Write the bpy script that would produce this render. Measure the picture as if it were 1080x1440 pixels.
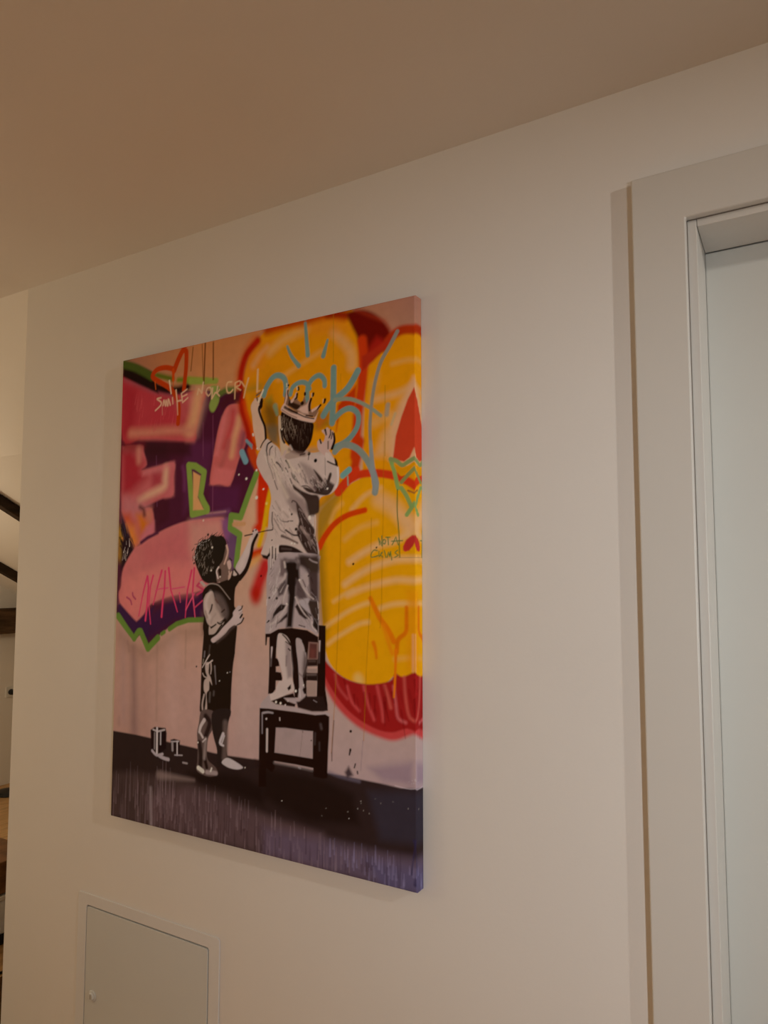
import bpy, bmesh, math, random
import numpy as np
from mathutils import Vector, Matrix

for o in list(bpy.data.objects): bpy.data.objects.remove(o)
SC = bpy.context.scene
COL = SC.collection
PI = math.pi

# ------------------------------------------------------------------ camera, world, lamps, exposure
cam_data = bpy.data.cameras.new('camera')
cam = bpy.data.objects.new('camera', cam_data); COL.objects.link(cam)
cam_data.sensor_fit = 'VERTICAL'; cam_data.sensor_height = 36.0
cam_data.lens = 36.0*1000/1440
cam_data.shift_x = 0.0
cam_data.shift_y = 16.5/1440
cam_data.clip_start = .02
cam.location = (0, -1.294, 1.42)
PITCH = math.atan(.0735); YAW = math.radians(120.386200-90)
cam.rotation_euler = (math.radians(90)+PITCH, 0, YAW)
SC.camera = cam

world = bpy.data.worlds.new('world'); SC.world = world; world.use_nodes = True
world.node_tree.nodes['Background'].inputs[0].default_value = (1.0, .86, .70, 1)
world.node_tree.nodes['Background'].inputs[1].default_value = .05

def lamp(name, kind, loc, power, color, size=.1, target=None, size_y=None, spot=None, blend=.3, spread=None):
    d = bpy.data.lights.new(name, kind); d.energy = power; d.color = color
    if kind == 'AREA':
        d.size = size
        if size_y: d.shape = 'RECTANGLE'; d.size_y = size_y
        if spread: d.spread = math.radians(spread)
    else: d.shadow_soft_size = size
    if kind == 'SPOT': d.spot_size = math.radians(spot); d.spot_blend = blend
    o = bpy.data.objects.new(name, d); COL.objects.link(o); o.location = loc
    if target is not None:
        o.rotation_euler = (Vector(target)-Vector(loc)).to_track_quat('-Z', 'Y').to_euler()
    return o
# lit side room behind the camera (near white), hallway ceiling lamp, warm lamp in the attic room, two added warm fills
lamp('side_room_light', 'SPOT', (.95, -1.75, 1.28), 59.0, (.95, 1.0, 1.02), .05, (-.25, 0, 1.17), None, 65, 1.0)
lamp('hall_lamp_light', 'POINT', (1.85, -.90, 2.24), 6.0, (1.0, .90, .78), .03)
lamp('hall_spot_light', 'SPOT', (1.85, -.90, 2.27), 50.0, (1.0, .93, .84), .03, (-.75, 0, .95), None, 68, .9)
lamp('hall_bounce_fill', 'SPOT', (-.75, -1.55, 2.28), 76.0, (1.0, .60, .28), .06, (-.75, -1.55, 0), None, 68, .5)  # unseen fill, added so the oak floor bounces warm light upwards
lamp('attic_lamp_light', 'POINT', (-3.9, -.25, 1.3), 24.0, (1.0, .78, .51), .12)
lamp('attic_fill_front', 'POINT', (-3.4, -1.7, 1.6), 17.5, (1.0, .82, .54), .15)  # unseen fill, added to warm the hallway from its attic end


SC.view_settings.view_transform = 'Standard'
SC.view_settings.look = 'None'
SC.view_settings.exposure = 0.0
SC.view_settings.gamma = 1.0
SC.view_settings.use_curve_mapping = False
SC.cycles.max_bounces = 8
SC.cycles.diffuse_bounces = 6

# ------------------------------------------------------------------ materials
def mat(name, rgb, rough=.6, noise=0.0, scale=8.0, bump=0.0, bscale=60.0, spec=.3, metal=0.0, stretch=(1, 1, 1)):
    m = bpy.data.materials.new(name); m.use_nodes = True
    nt = m.node_tree; b = nt.nodes['Principled BSDF']
    b.inputs['Roughness'].default_value = rough
    b.inputs['Specular IOR Level'].default_value = spec
    b.inputs['Metallic'].default_value = metal
    tc = nt.nodes.new('ShaderNodeTexCoord'); mp = nt.nodes.new('ShaderNodeMapping')
    mp.inputs['Scale'].default_value = stretch
    nt.links.new(tc.outputs['Object'], mp.inputs['Vector'])
    if noise > 0:
        n = nt.nodes.new('ShaderNodeTexNoise'); n.inputs['Scale'].default_value = scale; n.inputs['Detail'].default_value = 5
        nt.links.new(mp.outputs['Vector'], n.inputs['Vector'])
        r = nt.nodes.new('ShaderNodeValToRGB')
        r.color_ramp.elements[0].position = .3; r.color_ramp.elements[1].position = .7
        r.color_ramp.elements[0].color = tuple(c*(1-noise) for c in rgb)+(1,)
        r.color_ramp.elements[1].color = tuple(min(1, c*(1+noise)) for c in rgb)+(1,)
        nt.links.new(n.outputs['Fac'], r.inputs['Fac']); nt.links.new(r.outputs['Color'], b.inputs['Base Color'])
    else: b.inputs['Base Color'].default_value = tuple(rgb)+(1,)
    if bump > 0:
        n2 = nt.nodes.new('ShaderNodeTexNoise'); n2.inputs['Scale'].default_value = bscale; n2.inputs['Detail'].default_value = 4
        nt.links.new(mp.outputs['Vector'], n2.inputs['Vector'])
        bp = nt.nodes.new('ShaderNodeBump'); bp.inputs['Strength'].default_value = bump; bp.inputs['Distance'].default_value = .002
        nt.links.new(n2.outputs['Fac'], bp.inputs['Height']); nt.links.new(bp.outputs['Normal'], b.inputs['Normal'])
    return m
M_wall = mat('wall_paint', (.77, .755, .73), .75, .012, 3, .07, 140, .2)
M_ceil = mat('ceiling_paint', (.74, .72, .70), .85, .012, 3, .15, 120, .15)
M_frame = mat('white_lacquer', (.64, .63, .60), .38, .008, 5, .03, 40, .4)
M_door = mat('door_lacquer', (.62, .63, .60), .42, .008, 5, .03, 40, .4)
M_seal = mat('grey_seal', (.20, .17, .14), .8)
M_hatch_frame = mat('hatch_frame_enamel', (.73, .74, .75), .45, .012, 6, .05, 60, .4)
M_gap = mat('gap_shade_black', (.05, .045, .04), .8)  # near-black colour that stands in for shade in the hatch gap
M_metal_paint = mat('hatch_enamel', (.64, .67, .67), .4, .012, 6, .05, 60, .4)
M_chrome = mat('brushed_nickel', (.55, .53, .50), .3, .05, 60, 0, 1, .5, 1.0)
M_beam = mat('dark_oak_beam', (.030, .018, .010), .7, .5, 5, .6, 30, .2, 0, (1, 1, 6))
M_beam2 = mat('brown_oak_beam', (.085, .05, .026), .7, .5, 6, .6, 30, .2, 0, (6, 1, 6))
M_oak = mat('oak_plank', (.48, .29, .125), .45, .28, 5, .15, 40, .4, 0, (8, 1, 1))
M_rust = mat('rustic_table_wood', (.16, .075, .03), .6, .55, 9, .5, 30, .3, 0, (1, 1, 5))
M_black = mat('black_plastic', (.012, .012, .012), .45, .2, 20)
M_cloth = mat('pale_blue_fabric', (.74, .80, .86), .85, .05, 60, .3, 300)
M_white = mat('white_plastic', (.72, .72, .70), .4, .02, 10)
M_pine = mat('stretcher_pine', (.55, .38, .20), .7, .15, 10, .1, 30, .2, 0, (1, 1, 8))

# ------------------------------------------------------------------ helpers
def box(bm, x0, x1, y0, y1, z0, z1):
    vs = [bm.verts.new((x, y, z)) for x in (x0, x1) for y in (y0, y1) for z in (z0, z1)]
    for f in ((0, 1, 3, 2), (4, 6, 7, 5), (0, 4, 5, 1), (2, 3, 7, 6), (0, 2, 6, 4), (1, 5, 7, 3)):
        bm.faces.new([vs[i] for i in f])
    return vs
def link(name, bm, m, parent=None, bevel=0.0, seg=2, smooth=False):
    bmesh.ops.recalc_face_normals(bm, faces=bm.faces)
    me = bpy.data.meshes.new(name); bm.to_mesh(me); bm.free()
    o = bpy.data.objects.new(name, me); COL.objects.link(o)
    me.materials.append(m)
    if parent: o.parent = parent
    if smooth:
        for p in me.polygons: p.use_smooth = True
    if bevel > 0:
        b = o.modifiers.new('bevel', 'BEVEL'); b.width = bevel; b.segments = seg; b.limit_method = 'ANGLE'
    return o
def boxo(name, dims, m, parent=None, bevel=0.0):
    bm = bmesh.new(); box(bm, *dims); return link(name, bm, m, parent, bevel)
def cyl(bm, c, r0, r1, h, axis='Z', n=24, cap=True):
    rings = []
    for r, t in ((r0, 0), (r1, h)):
        ring = []
        for k in range(n):
            a = 2*PI*k/n; p = (r*math.cos(a), r*math.sin(a), t)
            if axis == 'Y': p = (p[0], -p[2], p[1])
            elif axis == 'X': p = (p[2], p[0], p[1])
            ring.append(bm.verts.new(Vector(c)+Vector(p)))
        rings.append(ring)
    for k in range(n):
        bm.faces.new((rings[0][k], rings[0][(k+1) % n], rings[1][(k+1) % n], rings[1][k]))
    if cap: bm.faces.new(rings[0][::-1]); bm.faces.new(rings[1])
def empty(name, loc):
    o = bpy.data.objects.new(name, None); COL.objects.link(o); o.location = loc; o.empty_display_size = .05; return o
def struct(o, label=None):
    o['kind'] = 'structure'
    if label: o['label'] = label; o['category'] = 'structure'
    return o
def tag(o, label, cat, group=None):
    o['label'] = label; o['category'] = cat
    if group: o['group'] = group
    return o

# ---- print renderer (numpy): paints flat ink colours on the canvas sheet, in millimetres of the sheet ----
SW, SH, NX, NY = 900.0, 1200.0, 450, 860
def srgb2lin(c):
    c = np.asarray(c, dtype=np.float64)
    return np.where(c <= .04045, c/12.92, ((c+.055)/1.055)**2.4)
def hexlin(h):
    return srgb2lin([float(t)/255 for t in h.split()])
def catmull(p, closed, n=4):
    p = np.asarray(p, float); m = len(p)
    if m < 3: return p
    out = []
    for i in range(m if closed else m-1):
        if closed: a, b, c, d = p[(i-1) % m], p[i], p[(i+1) % m], p[(i+2) % m]
        else: a, b, c, d = p[max(i-1, 0)], p[i], p[i+1], p[min(i+2, m-1)]
        for k in range(n):
            t = k/n
            out.append(.5*((2*b)+(-a+c)*t+(2*a-5*b+4*c-d)*t*t+(-a+3*b-3*c+d)*t**3))
    if not closed: out.append(p[-1])
    return np.array(out)
class Sheet:
    def __init__(s):
        s.x = np.linspace(0, SW, NX+1); s.y = np.linspace(0, SH, NY+1)
        s.img = np.zeros((NY+1, NX+1, 3))
    def sub(s, x0, x1, y0, y1):
        i0, i1 = np.searchsorted(s.x, [x0, x1]); j0, j1 = np.searchsorted(s.y, [y0, y1])
        if i0 >= i1 or j0 >= j1: return None
        X, Y = np.meshgrid(s.x[i0:i1], s.y[j0:j1]); return slice(j0, j1), slice(i0, i1), X, Y
    def mix(s, J, I, a, col):
        a = a[..., None]; s.img[J, I] = s.img[J, I]*(1-a)+col*a
    def segd(s, X, Y, p, q, r0=0, r1=0):
        d = q-p; L = d@d+1e-9
        t = np.clip(((X-p[0])*d[0]+(Y-p[1])*d[1])/L, 0, 1)
        return np.hypot(X-p[0]-t*d[0], Y-p[1]-t*d[1])-(r0+(r1-r0)*t)
    def poly(s, pts, col, soft, op):
        m = soft+3
        r = s.sub(pts[:, 0].min()-m, pts[:, 0].max()+m, pts[:, 1].min()-m, pts[:, 1].max()+m)
        if r is None: return
        J, I, X, Y = r; ins = np.zeros(X.shape, bool); D = np.full(X.shape, 1e9); n = len(pts)
        for k in range(n):
            p, q = pts[k], pts[(k+1) % n]
            if p[1] != q[1]:
                ins ^= ((p[1] > Y) != (q[1] > Y)) & (X < (q[0]-p[0])*(Y-p[1])/(q[1]-p[1])+p[0])
            D = np.minimum(D, s.segd(X, Y, p, q))
        sd = np.where(ins, -D, D); w = max(soft, 1.0)
        a = np.clip(.5-sd/(2*w), 0, 1); a = a*a*(3-2*a)*op
        s.mix(J, I, a, col)
    def line(s, pts, w0, w1, col, soft, op):
        n = len(pts)-1; m = max(w0, w1)/2+soft+3
        r = s.sub(pts[:, 0].min()-m, pts[:, 0].max()+m, pts[:, 1].min()-m, pts[:, 1].max()+m)
        if r is None: return
        J, I, X, Y = r; D = np.full(X.shape, 1e9)
        for k in range(n):
            a0 = w0+(w1-w0)*k/n; a1 = w0+(w1-w0)*(k+1)/n
            D = np.minimum(D, s.segd(X, Y, pts[k], pts[k+1], a0/2, a1/2))
        w = max(soft, 1.0); a = np.clip(.5-D/(2*w), 0, 1); a = a*a*(3-2*a)*op
        s.mix(J, I, a, col)
def paint(text):
    S = Sheet(); rng = np.random.RandomState(7)
    for ln in text.strip().split('\n'):
        f = ln.split(';'); k = f[0]; v = np.array([float(t) for t in f[-1].split()])
        if k == 'G':
            cols = [[hexlin(c) for c in row.split(',')] for row in f[1].split('/')]
            G = np.array(cols); vs = v/1200.0
            U = np.linspace(0, 1, NX+1)*(G.shape[1]-1); V = np.interp(np.linspace(0, 1, NY+1), vs, np.arange(G.shape[0]))
            i = np.minimum(U.astype(int), G.shape[1]-2); fu = (U-i)[None, :, None]
            j = np.minimum(V.astype(int), G.shape[0]-2); fv = (V-j)[:, None, None]
            A = G[j][:, i]; B = G[j][:, i+1]; C_ = G[j+1][:, i]; D_ = G[j+1][:, i+1]
            S.img = (A*(1-fu)+B*fu)*(1-fv)+(C_*(1-fu)+D_*fu)*fv
            continue
        col = hexlin(f[1]); P = v.reshape(-1, 2)
        if k in 'PQ':
            if k == 'Q': P = catmull(P, True)
            S.poly(P, col, float(f[2]), float(f[3]))
        elif k in 'LM':
            if k == 'M': P = catmull(P, False)
            S.line(P, float(f[2]), float(f[3]), col, float(f[4]), float(f[5]))
        elif k == 'R':      # brushed streaks inside a patch: count, length, width, slope, jitter, opacity
            n, le, wd, ang, jit, op = [float(t) for t in f[2].split(',')]
            x0, x1 = P[:, 0].min(), P[:, 0].max(); y0, y1 = P[:, 1].min(), P[:, 1].max()
            for _ in range(int(n)):
                while True:
                    x, y = rng.uniform(x0, x1), rng.uniform(y0, y1); c = False
                    for a_, b_ in zip(P, np.roll(P, -1, 0)):
                        if (a_[1] > y) != (b_[1] > y) and x < (b_[0]-a_[0])*(y-a_[1])/(b_[1]-a_[1])+a_[0]: c = not c
                    if c: break
                t = math.radians(ang+rng.uniform(-jit, jit)); l = le*rng.uniform(.4, 1.2)
                q = np.array([[x-math.cos(t)*l/2, y-math.sin(t)*l/2], [x+math.cos(t)*l/2, y+math.sin(t)*l/2]])
                S.line(q, wd*rng.uniform(.6, 1.3), wd*.3, col, 1.2, op*rng.uniform(.4, 1))
    return np.clip(S.img, 0, 1)

# ink list of the print: kind; colour; widths, softness, opacity; points in millimetres from the lower left of the sheet
PRINT = '''
G;195 159 162,205 180 187,198 182 198,197 179 204/214 179 176,219 187 188,211 190 193,204 181 180/215 173 161,237 189 152,241 198 168,234 195 156/186 131 110,228 157 99,226 159 108,191 139 124;0 330 800 1200
L;140 114 122;16.4;27.3;17.5;0.6;68.4 432.3 72.3 358.8 76.7 285.8 79.3 218.7
L;165 135 140;7.7;7.7;6.7;0.5;45.8 446.1 52.2 424.1
L;168 139 126;5.2;5.2;6.4;0.35;156.5 444 160.2 257.7
L;167 136 122;3.9;3.9;4.1;0.4;257.2 484.1 257.3 392.8
L;165 136 141;7.8;7.8;8.9;0.4;20 251.1 19.7 232.5
L;195 170 182;16.8;16.8;22.3;0.5;28.1 467.8 37 245.4
L;232 204 209;30.3;30.3;33.1;0.5;210.3 457.3 216.8 245.9
L;187 147 144;21.4;21.4;25.9;0.4;106.8 423.3 118.9 235.6
L;232 214 216;26.5;26.5;29.9;0.35;442.4 484.5 450.9 270.5
P;169 139 126;25.6;0.45;7.7 482.1 73.5 443.7 123 420.5 184.4 466.9 234.6 490.3 312.7 503.6 313.6 468.9 225.3 465.1 134.1 406.6 69.1 413.9 6 455.6
P;90 28 65;3.1;1;-36.2 1180.4 36.3 1154.1 92.5 1126.9 173.1 1102.6 242.4 1087.8 335.4 1075.4 377.7 1066.2 439.2 1061.5 455.5 1021.6 452 970.8 470.8 901.1 488.8 862.8 455.1 801.3 434 755.3 393.5 760.4 394.3 723 423.6 715.3 422.7 651.6 410.7 584.8 348.6 519.7 258.9 506.7 192.6 487 167.7 471.8 122.6 428.8 92.2 467 68.7 449.6 -8.7 520.6
P;133 100 155;15.6;0.8;386.7 746.9 424.1 714.6 420.9 646.3 394.6 595.2 369.2 698.8 377.4 747.3
P;65 25 86;12.9;0.8;4.6 557.9 77.1 492 130.2 519.5 207.1 561.1 310.9 573.3 312.4 517.5 218.9 507.6 121.8 453.3 99.3 481.7 67.2 465.6 6.2 519.9
P;159 117 130;14.6;0.8;262 1099.7 316.6 1084.2 317.6 1044.4 307.5 1021.8 287.4 964.5 266 954.6
P;108 45 98;16.7;0.8;255.9 955.6 339.7 947.5 323 841.7 240.9 774.2 237.2 902.2
P;110 44 103;15.9;0.6;323.1 838.1 426.3 831.5 422.9 773 329.3 780.9
P;66 19 30;13.1;0.7;90.2 974.6 261.8 957.9 262.9 919.1 91.6 933.9
P;63 20 37;13.3;0.6;84.2 958.5 170.6 955 187.4 913.7 102.2 909.5
P;78 19 41;10.9;0.6;124.9 811.8 187.4 817.2 189 764.8 137.1 733.9
M;162 83 163;8.8;8.8;8.5;0.4;233.8 892.5 240.4 870.3 241.4 835.7
M;166 108 181;9.4;9.4;10.1;0.6;271.4 756.7 320.1 765.4 390.8 772.8
L;236 187 187;3.5;3.5;4.0;0.6;320 770.7 381.5 773.2
L;161 88 135;2.9;2.9;2.0;0.6;338.2 911.9 339.2 769.9
L;162 89 137;2.4;2.4;2.1;0.5;302 998.7 304.2 915.5
L;161 88 136;2.4;2.4;2.0;0.5;334.8 1013.1 337.2 912.7
L;140 85 136;2.7;2.7;2.2;0.5;137.1 929.2 144.2 797.2
L;138 82 129;2.0;2.0;2.1;0.4;303.2 951.1 304.4 907.6
Q;212 70 90;4.4;1;-2.3 1159.4 34.1 1143.6 68.2 1126.1 121.2 1105.1 178.8 1089.6 228.3 1079.7 273.1 1084.8 311.5 1073.2 300.5 1050.8 289.6 1019.8 278.8 984.3 273.6 956.7 207.4 963.2 138.5 974.4 73.6 978.5 4.7 984
P;191 41 65;21.0;0.8;-1.6 1140.4 55.4 1113.9 51.6 1035.8 39.9 991 4.5 989.9
P;212 59 82;26.4;0.6;119.9 1050.8 229.6 1037.7 215.3 1004.1 121.1 1014.4
P;221 111 121;21.5;0.7;197.8 1077 246.6 1075.1 254.3 1013 224.3 1009.8
P;233 137 147;16.9;0.8;243.4 1079.9 305.7 1073.9 289.6 1019.8 270.7 957 246.9 959.3 260.3 1012.3
M;251 198 154;33.1;33.1;19.0;0.95;285.1 1078.8 277.2 1042.9 269.2 1011.3 255.1 984.6
M;236 158 141;24.7;20.2;15.5;0.95;39.7 997.9 105.7 993.4 175.7 990.7 261.1 984
P;230 113 127;8.8;0.7;73.4 985.3 273.5 963.2 272.2 954.7 138.6 969.9 73.7 977.3
M;166 100 122;9.0;9.0;11.3;0.7;10.1 1148.2 54.7 1130.2 108.2 1106.8 153.6 1091.7 197.7 1081.5
R;237 107 121;26,35.7,3.6,80,6,0.45;45.8 1101.3 222.7 1065 212.3 1004.5 59.2 1012
M;191 133 142;5.9;5.9;9.3;0.5;15.1 1194.5 49.4 1182.2 99.9 1160.7
Q;228 121 136;4.5;1;4.6 945 10.6 965.4 57.6 964.4 85.8 960.7 89.6 944.4 102.2 909.5 83.2 896.3 140.9 901.9 203 907.4 203 868.6 202.5 822.9 162.6 816.4 122 805.3 83.7 793.8 125.6 791.8 135.6 731.8 108.9 721.5 83.7 704.4 59.8 689.3 33.5 725.9 10.3 760.8
P;196 49 73;22.9;1;2.6 952.2 41.3 955.6 89.1 915 80.1 893.1 103.4 875.7 45.8 838.7 7.4 831.8
P;194 63 87;17.6;0.9;122.2 890 160.5 880.5 155.2 849.9 123.5 851.9
P;142 32 39;18.4;0.8;6.8 975 87.2 967.3 87.6 955.9 51.5 950.1 7.6 954
M;244 171 161;13.2;13.2;13.7;0.8;69.7 950.8 70.2 937 70.9 919.9
M;254 209 188;19.1;16.4;13.2;1;175.7 892.6 173.4 866.3 170.9 848.9 143.1 837.4 105.2 826.3 76.4 814.4
P;242 151 168;11.0;0.7;86.6 892.6 200 906.1 200.3 895.1 160.1 891.6 87 881.3
P;235 132 150;12.9;0.8;189.2 904.7 202.1 905.9 202.5 822.9 174.9 820.1 186.7 839.1
P;223 143 161;22.7;0.9;12.5 831.5 89.5 813.7 118.8 803.2 81.3 769.3 11.3 776.7
P;243 142 5;17.9;0.95;67.9 778.8 87.4 780.2 114.1 754.6 108.5 732.6 86 731.1
P;232 101 55;18.3;0.9;14.4 783.4 41.3 782.2 55.7 752.3 18.8 758.2
P;255 164 54;20.4;0.9;32.4 755.4 59.2 747.6 77.1 706.8 58 693.8 33.5 725.9
P;236 162 137;13.3;0.8;100.2 786.3 122.4 791.9 126.8 756.3 110.7 761.4
P;236 141 170;11.1;0.9;104.8 746.1 133.7 758.3 135.6 731.8 83.7 704.4 92.6 726.4
M;66 20 19;8.4;8.4;9.0;0.9;80.3 798.5 93.5 791.1 97.3 777.5
M;215 172 55;29.7;29.7;18.4;0.8;2.8 735.9 14.3 703.8 12.1 674.6
L;166 116 55;10.0;10.0;7.0;1;-39.7 580.3 -28 580.4
P;67 45 78;6.9;1;5.8 788.4 25.6 757.9 47 721 59.7 691.5 60.4 673.8 28.9 674.3 20.5 715 7.7 740.3
R;12 5 5;26,27.3,5.0,-65,20,0.9;8.7 758.5 60.9 702.7 58.7 673.9 12.1 674.6
R;255 171 99;10,22.8,4.1,-65,20,0.8;8.1 772.3 50.1 725.4 58.7 673.9 8.7 674.6
P;43 15 34;9.1;1;9.3 711.2 39.9 725.7 58.1 691 42.5 660.9 12.4 634.5
R;255 247 255;8,18.2,2.7,80,20,0.8;17.9 711 57.5 706.2 47.8 668.4 14.3 657.4
Q;234 139 150;3.8;1;60.9 689.1 82.7 699.2 122.8 717 175.2 737.6 241.5 753.5 310.6 758.7 374.9 758.5 373.1 733.5 387.9 691.4 379.7 643.2 352.8 594.9 286.1 578.5 206.4 568.6 128.8 545.8 103.4 518.7 76.8 501.3 42.8 520.9 12.5 546.6 5.7 573.1 14.1 592.6 20.8 638.3
P;237 178 174;20.3;0.8;261.6 751.7 372.6 754.4 371.5 698.7 284.7 629.8 263.4 687
P;252 153 159;19.4;0.8;22 607.8 178 652 303.8 643.8 286.1 576.8 128.4 556.5 76.7 505 13.6 546.6
P;228 126 142;21.5;0.7;96.4 697.8 241.9 737.9 254.1 665.7 98.3 645.3
P;159 100 170;9.8;0.9;368 752.9 391.1 760.6 396.6 718.9 383.3 691.5
L;88 30 79;8.2;5.7;4.4;1;87.9 705.5 112 718 149.2 728.1
P;66 26 88;4.4;1;5.3 542.7 12.6 544.7 76.9 499.4 129.7 534.1 145.3 541.8 130.3 515.8 121.7 456.9 93.8 483.4 72.6 465.9 6 523.7
L;251 74 142;6.4;3.2;2.0;1;114.5 617.3 104.7 589.5 96 559.3 85.6 514.9
L;250 74 141;6.4;6.4;2.0;1;115.6 616.2 119.8 589.6 116 544.8 111 504.5
L;250 74 140;5.8;3.2;2.0;1;135.8 619.2 127.1 593.3 122.4 545 130.5 496
L;249 73 139;6.7;3.6;1.9;1;167.1 632 153.7 593.5 138.4 546
L;252 101 158;3.4;3.4;1.9;1;146.2 580.6 159.2 585.5 191.4 588.3
L;248 73 138;6.2;6.2;1.9;1;179.7 630.1 178.1 582.4 173.6 560.5 169.9 515.4
L;248 72 136;6.5;3.0;1.9;1;191.9 638.1 201.4 582.6 215 554 225.9 529.5
L;250 100 155;3.6;3.6;1.9;1;205.9 585.9 248.7 591.3
L;250 100 154;5.0;2.5;1.9;1;231.6 576.1 235.8 553
L;246 71 134;6.4;2.9;1.9;1;272.4 631.6 259.4 583.2 255.6 540.6 253.8 516.1
L;245 71 133;5.8;2.9;1.8;1;281.6 637.6 276.9 576.3 282.6 544.7 287.3 517.1
L;249 99 153;4.1;4.1;1.8;1;255.7 535.3 270 556.8 282.7 574.7
L;248 99 152;4.9;2.4;1.8;1;276.8 576.4 282.6 544.7 287.2 516.7
L;225 78 128;5.5;5.5;1.8;1;307.2 607.9 291.5 594.5 315 584.1 292.1 572.6
L;225 78 128;4.0;4.0;1.8;1;282.7 539.4 311.3 558.6
M;201 79 131;4.9;4.9;2.2;1;59.8 574.1 61.7 566.6 71.4 558.5
M;201 79 132;4.7;4.7;2.2;1;37.9 562.5 52.1 555.2 57 544.4
Q;230 121 126;3.2;1;385.4 1031.9 421.9 1030.9 435.9 1001.7 445.5 962.9 441.7 929.2 422.3 896.8 396.4 837.1 359.6 841.2 329.1 845 337.1 903.9 351.9 972.7 367.4 1011.3
P;248 148 157;8.1;0.7;365.7 1005.3 383.3 1022.7 376.4 986.6 354.9 911.1 341.9 912.3
M;221 80 87;10.3;10.3;10.0;0.9;401.3 1014.7 396.9 984.4 384.8 954.8 375.1 930.6
M;247 186 148;17.9;15.3;9.9;1;421.8 997 417.2 978.3 407.6 952.5 403.1 928 398.5 907.4
P;248 141 149;8.0;0.8;332.4 851.7 341.2 886.7 407.2 871 394.1 836 328.8 842.4
M;207 108 111;14.1;14.1;8.0;0.7;387.2 943 378.4 915.5 364.9 888.4
P;136 73 101;11.7;0.8;432.4 963.3 447.2 967.5 438 930.5 423.6 905.2 423.1 931.9
Q;255 174 5;3.6;1;445.4 971.5 426.1 1042.5 436.1 1110.4 461.8 1165.2 515.6 1204 617.4 1215.4 715.2 1212.9 762 1180 775 1091.3 768 998.9 753.7 907.6 739.4 831.7 641.6 759.4 499.4 732.8 488.7 866.1 463.8 927.1
P;255 159 44;19.4;0.7;444 1140 482.8 1164.4 516.4 1166.3 493.3 1113.2 459.6 1095.4 440.1 1082.9
M;255 197 138;12.0;7.2;11.6;0.8;464.1 1119.6 483.2 1141.4 504.6 1156.9
P;228 151 5;22.8;0.6;450.1 1073.8 515 1098.7 559 959.3 518.1 897.1 469.6 968.9
M;255 201 120;19.3;19.3;13.1;0.8;514.4 1143.7 557.1 1167.5 619.6 1180.4
M;254 199 119;9.8;9.8;9.1;0.6;541.3 1074.3 620.3 1106.4 664.5 1122.6
M;251 196 129;19.1;23.8;12.1;0.8;695.7 1160.1 726.8 1128.7 744 1103.2 745.9 1077.2
P;255 160 40;17.8;0.6;586.2 1203.4 718.8 1188.7 741.9 1155.2 640.1 1160
L;188 159 53;13.8;13.8;11.7;0.6;445.4 1063 484.4 1065.3
P;117 157 60;11.4;0.6;501.8 1030 519.5 1037.1 525.7 1020 511 1014.8
P;132 95 22;17.0;0.9;502 1020.6 519.8 1020.7 540.5 1002 544.2 946.2 529.8 938.4 509 949.8 502.6 983.1 494.8 1002.7
P;134 118 91;11.2;0.9;502.8 969.1 541.1 965 544.6 918.6 518.2 925.7
P;178 134 19;12.3;0.9;645 985 688 984.4 688.2 949.1 661.6 943.1 645.3 944.8
P;229 121 40;10.6;0.7;645.1 967.1 674.7 979.3 682.8 967.3 656.2 943.7
M;235 124 45;29.3;19.5;13.8;0.8;467.9 1178.4 443.7 1153.5 426.8 1123.3 419.9 1095.3 420.4 1066.3 426 1034.8 434.1 1007 447 977
M;203 35 5;19.2;19.2;6.9;1;475.3 1177.1 443.7 1151.6 429.3 1122.9 423.6 1094.8 424.2 1065.8 427.3 1036.6 431.5 1011.1 444.4 981.1 454.9 947.8 467.5 922.1
M;246 79 5;11.5;11.5;6.8;0.8;436 1033.6 444 1005.9 459.4 970 469.7 938.8
M;203 57 5;20.7;20.7;11.0;0.9;504.8 1196.7 556.7 1200.2 619.4 1200.6 679.7 1202.6 726.5 1190.5
M;161 23 5;13.0;13.0;8.7;0.8;679.7 1201 711 1198.3 741.7 1187.6 756.9 1165.4
P;255 174 5;3.2;1;773.8 844.5 780.5 1059.3 807.3 1104.7 847.6 1130.2 898.7 1136.2 908.7 1129.9 907.3 776.3 754.1 784.8
M;248 197 138;12.9;12.9;9.6;0.8;801.5 993.5 865.2 1000.7 899.5 1014.4
M;248 191 110;8.0;8.0;8.0;0.7;847.8 1064.8 886 1067.5 913.1 1061.4
M;248 192 112;19.6;19.6;11.4;0.8;801.5 943.6 823 950.5 840.7 954.7
P;247 197 138;14.4;0.9;865.1 979.3 885.8 1001 865.1 942.7 847.6 868.7 805.2 872.4 823 916.6 844.2 938.9
P;243 187 98;13.2;0.7;794.2 1032.1 815.8 1047.8 808.7 1005.1 794.2 994.4
Q;123 17 5;6.7;1;734.1 1195.6 775.5 1195.7 815.8 1172.1 844.4 1133.8 830.1 1101.9 801.4 1087.7 775.7 1095 760.8 1132.6 745.6 1164.2
P;199 39 28;9.9;0.8;808.6 1130.7 830.1 1117.5 823 1096.8 790.4 1089.4 786.7 1105.9
P;199 68 37;9.9;0.8;756.8 1197.7 830.2 1161.5 847.9 1130.1 830.2 1158.3
M;227 68 17;24.6;24.6;5.9;1;771.9 1127.5 775.8 1072.7 768.5 1010.3 761.3 963.8 757.7 917 754.1 876.8
M;221 68 16;22.4;22.4;5.8;1;767 906.4 757.9 866.5 748.7 832.7
M;250 145 17;15.2;15.2;6.8;0.8;734.9 1014.8 749.9 1031.9 746.3 994.2
P;222 68 5;5.1;1;708.3 992.5 727.3 1009.3 742.4 1020.2 757.3 1030.9 753.8 980.5 738.8 985.5 712.3 966.3 704.8 935
M;198 60 15;17.7;17.7;6.5;1;830.1 1101.9 847.9 1123.8 875.8 1132.9 903.3 1131
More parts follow.
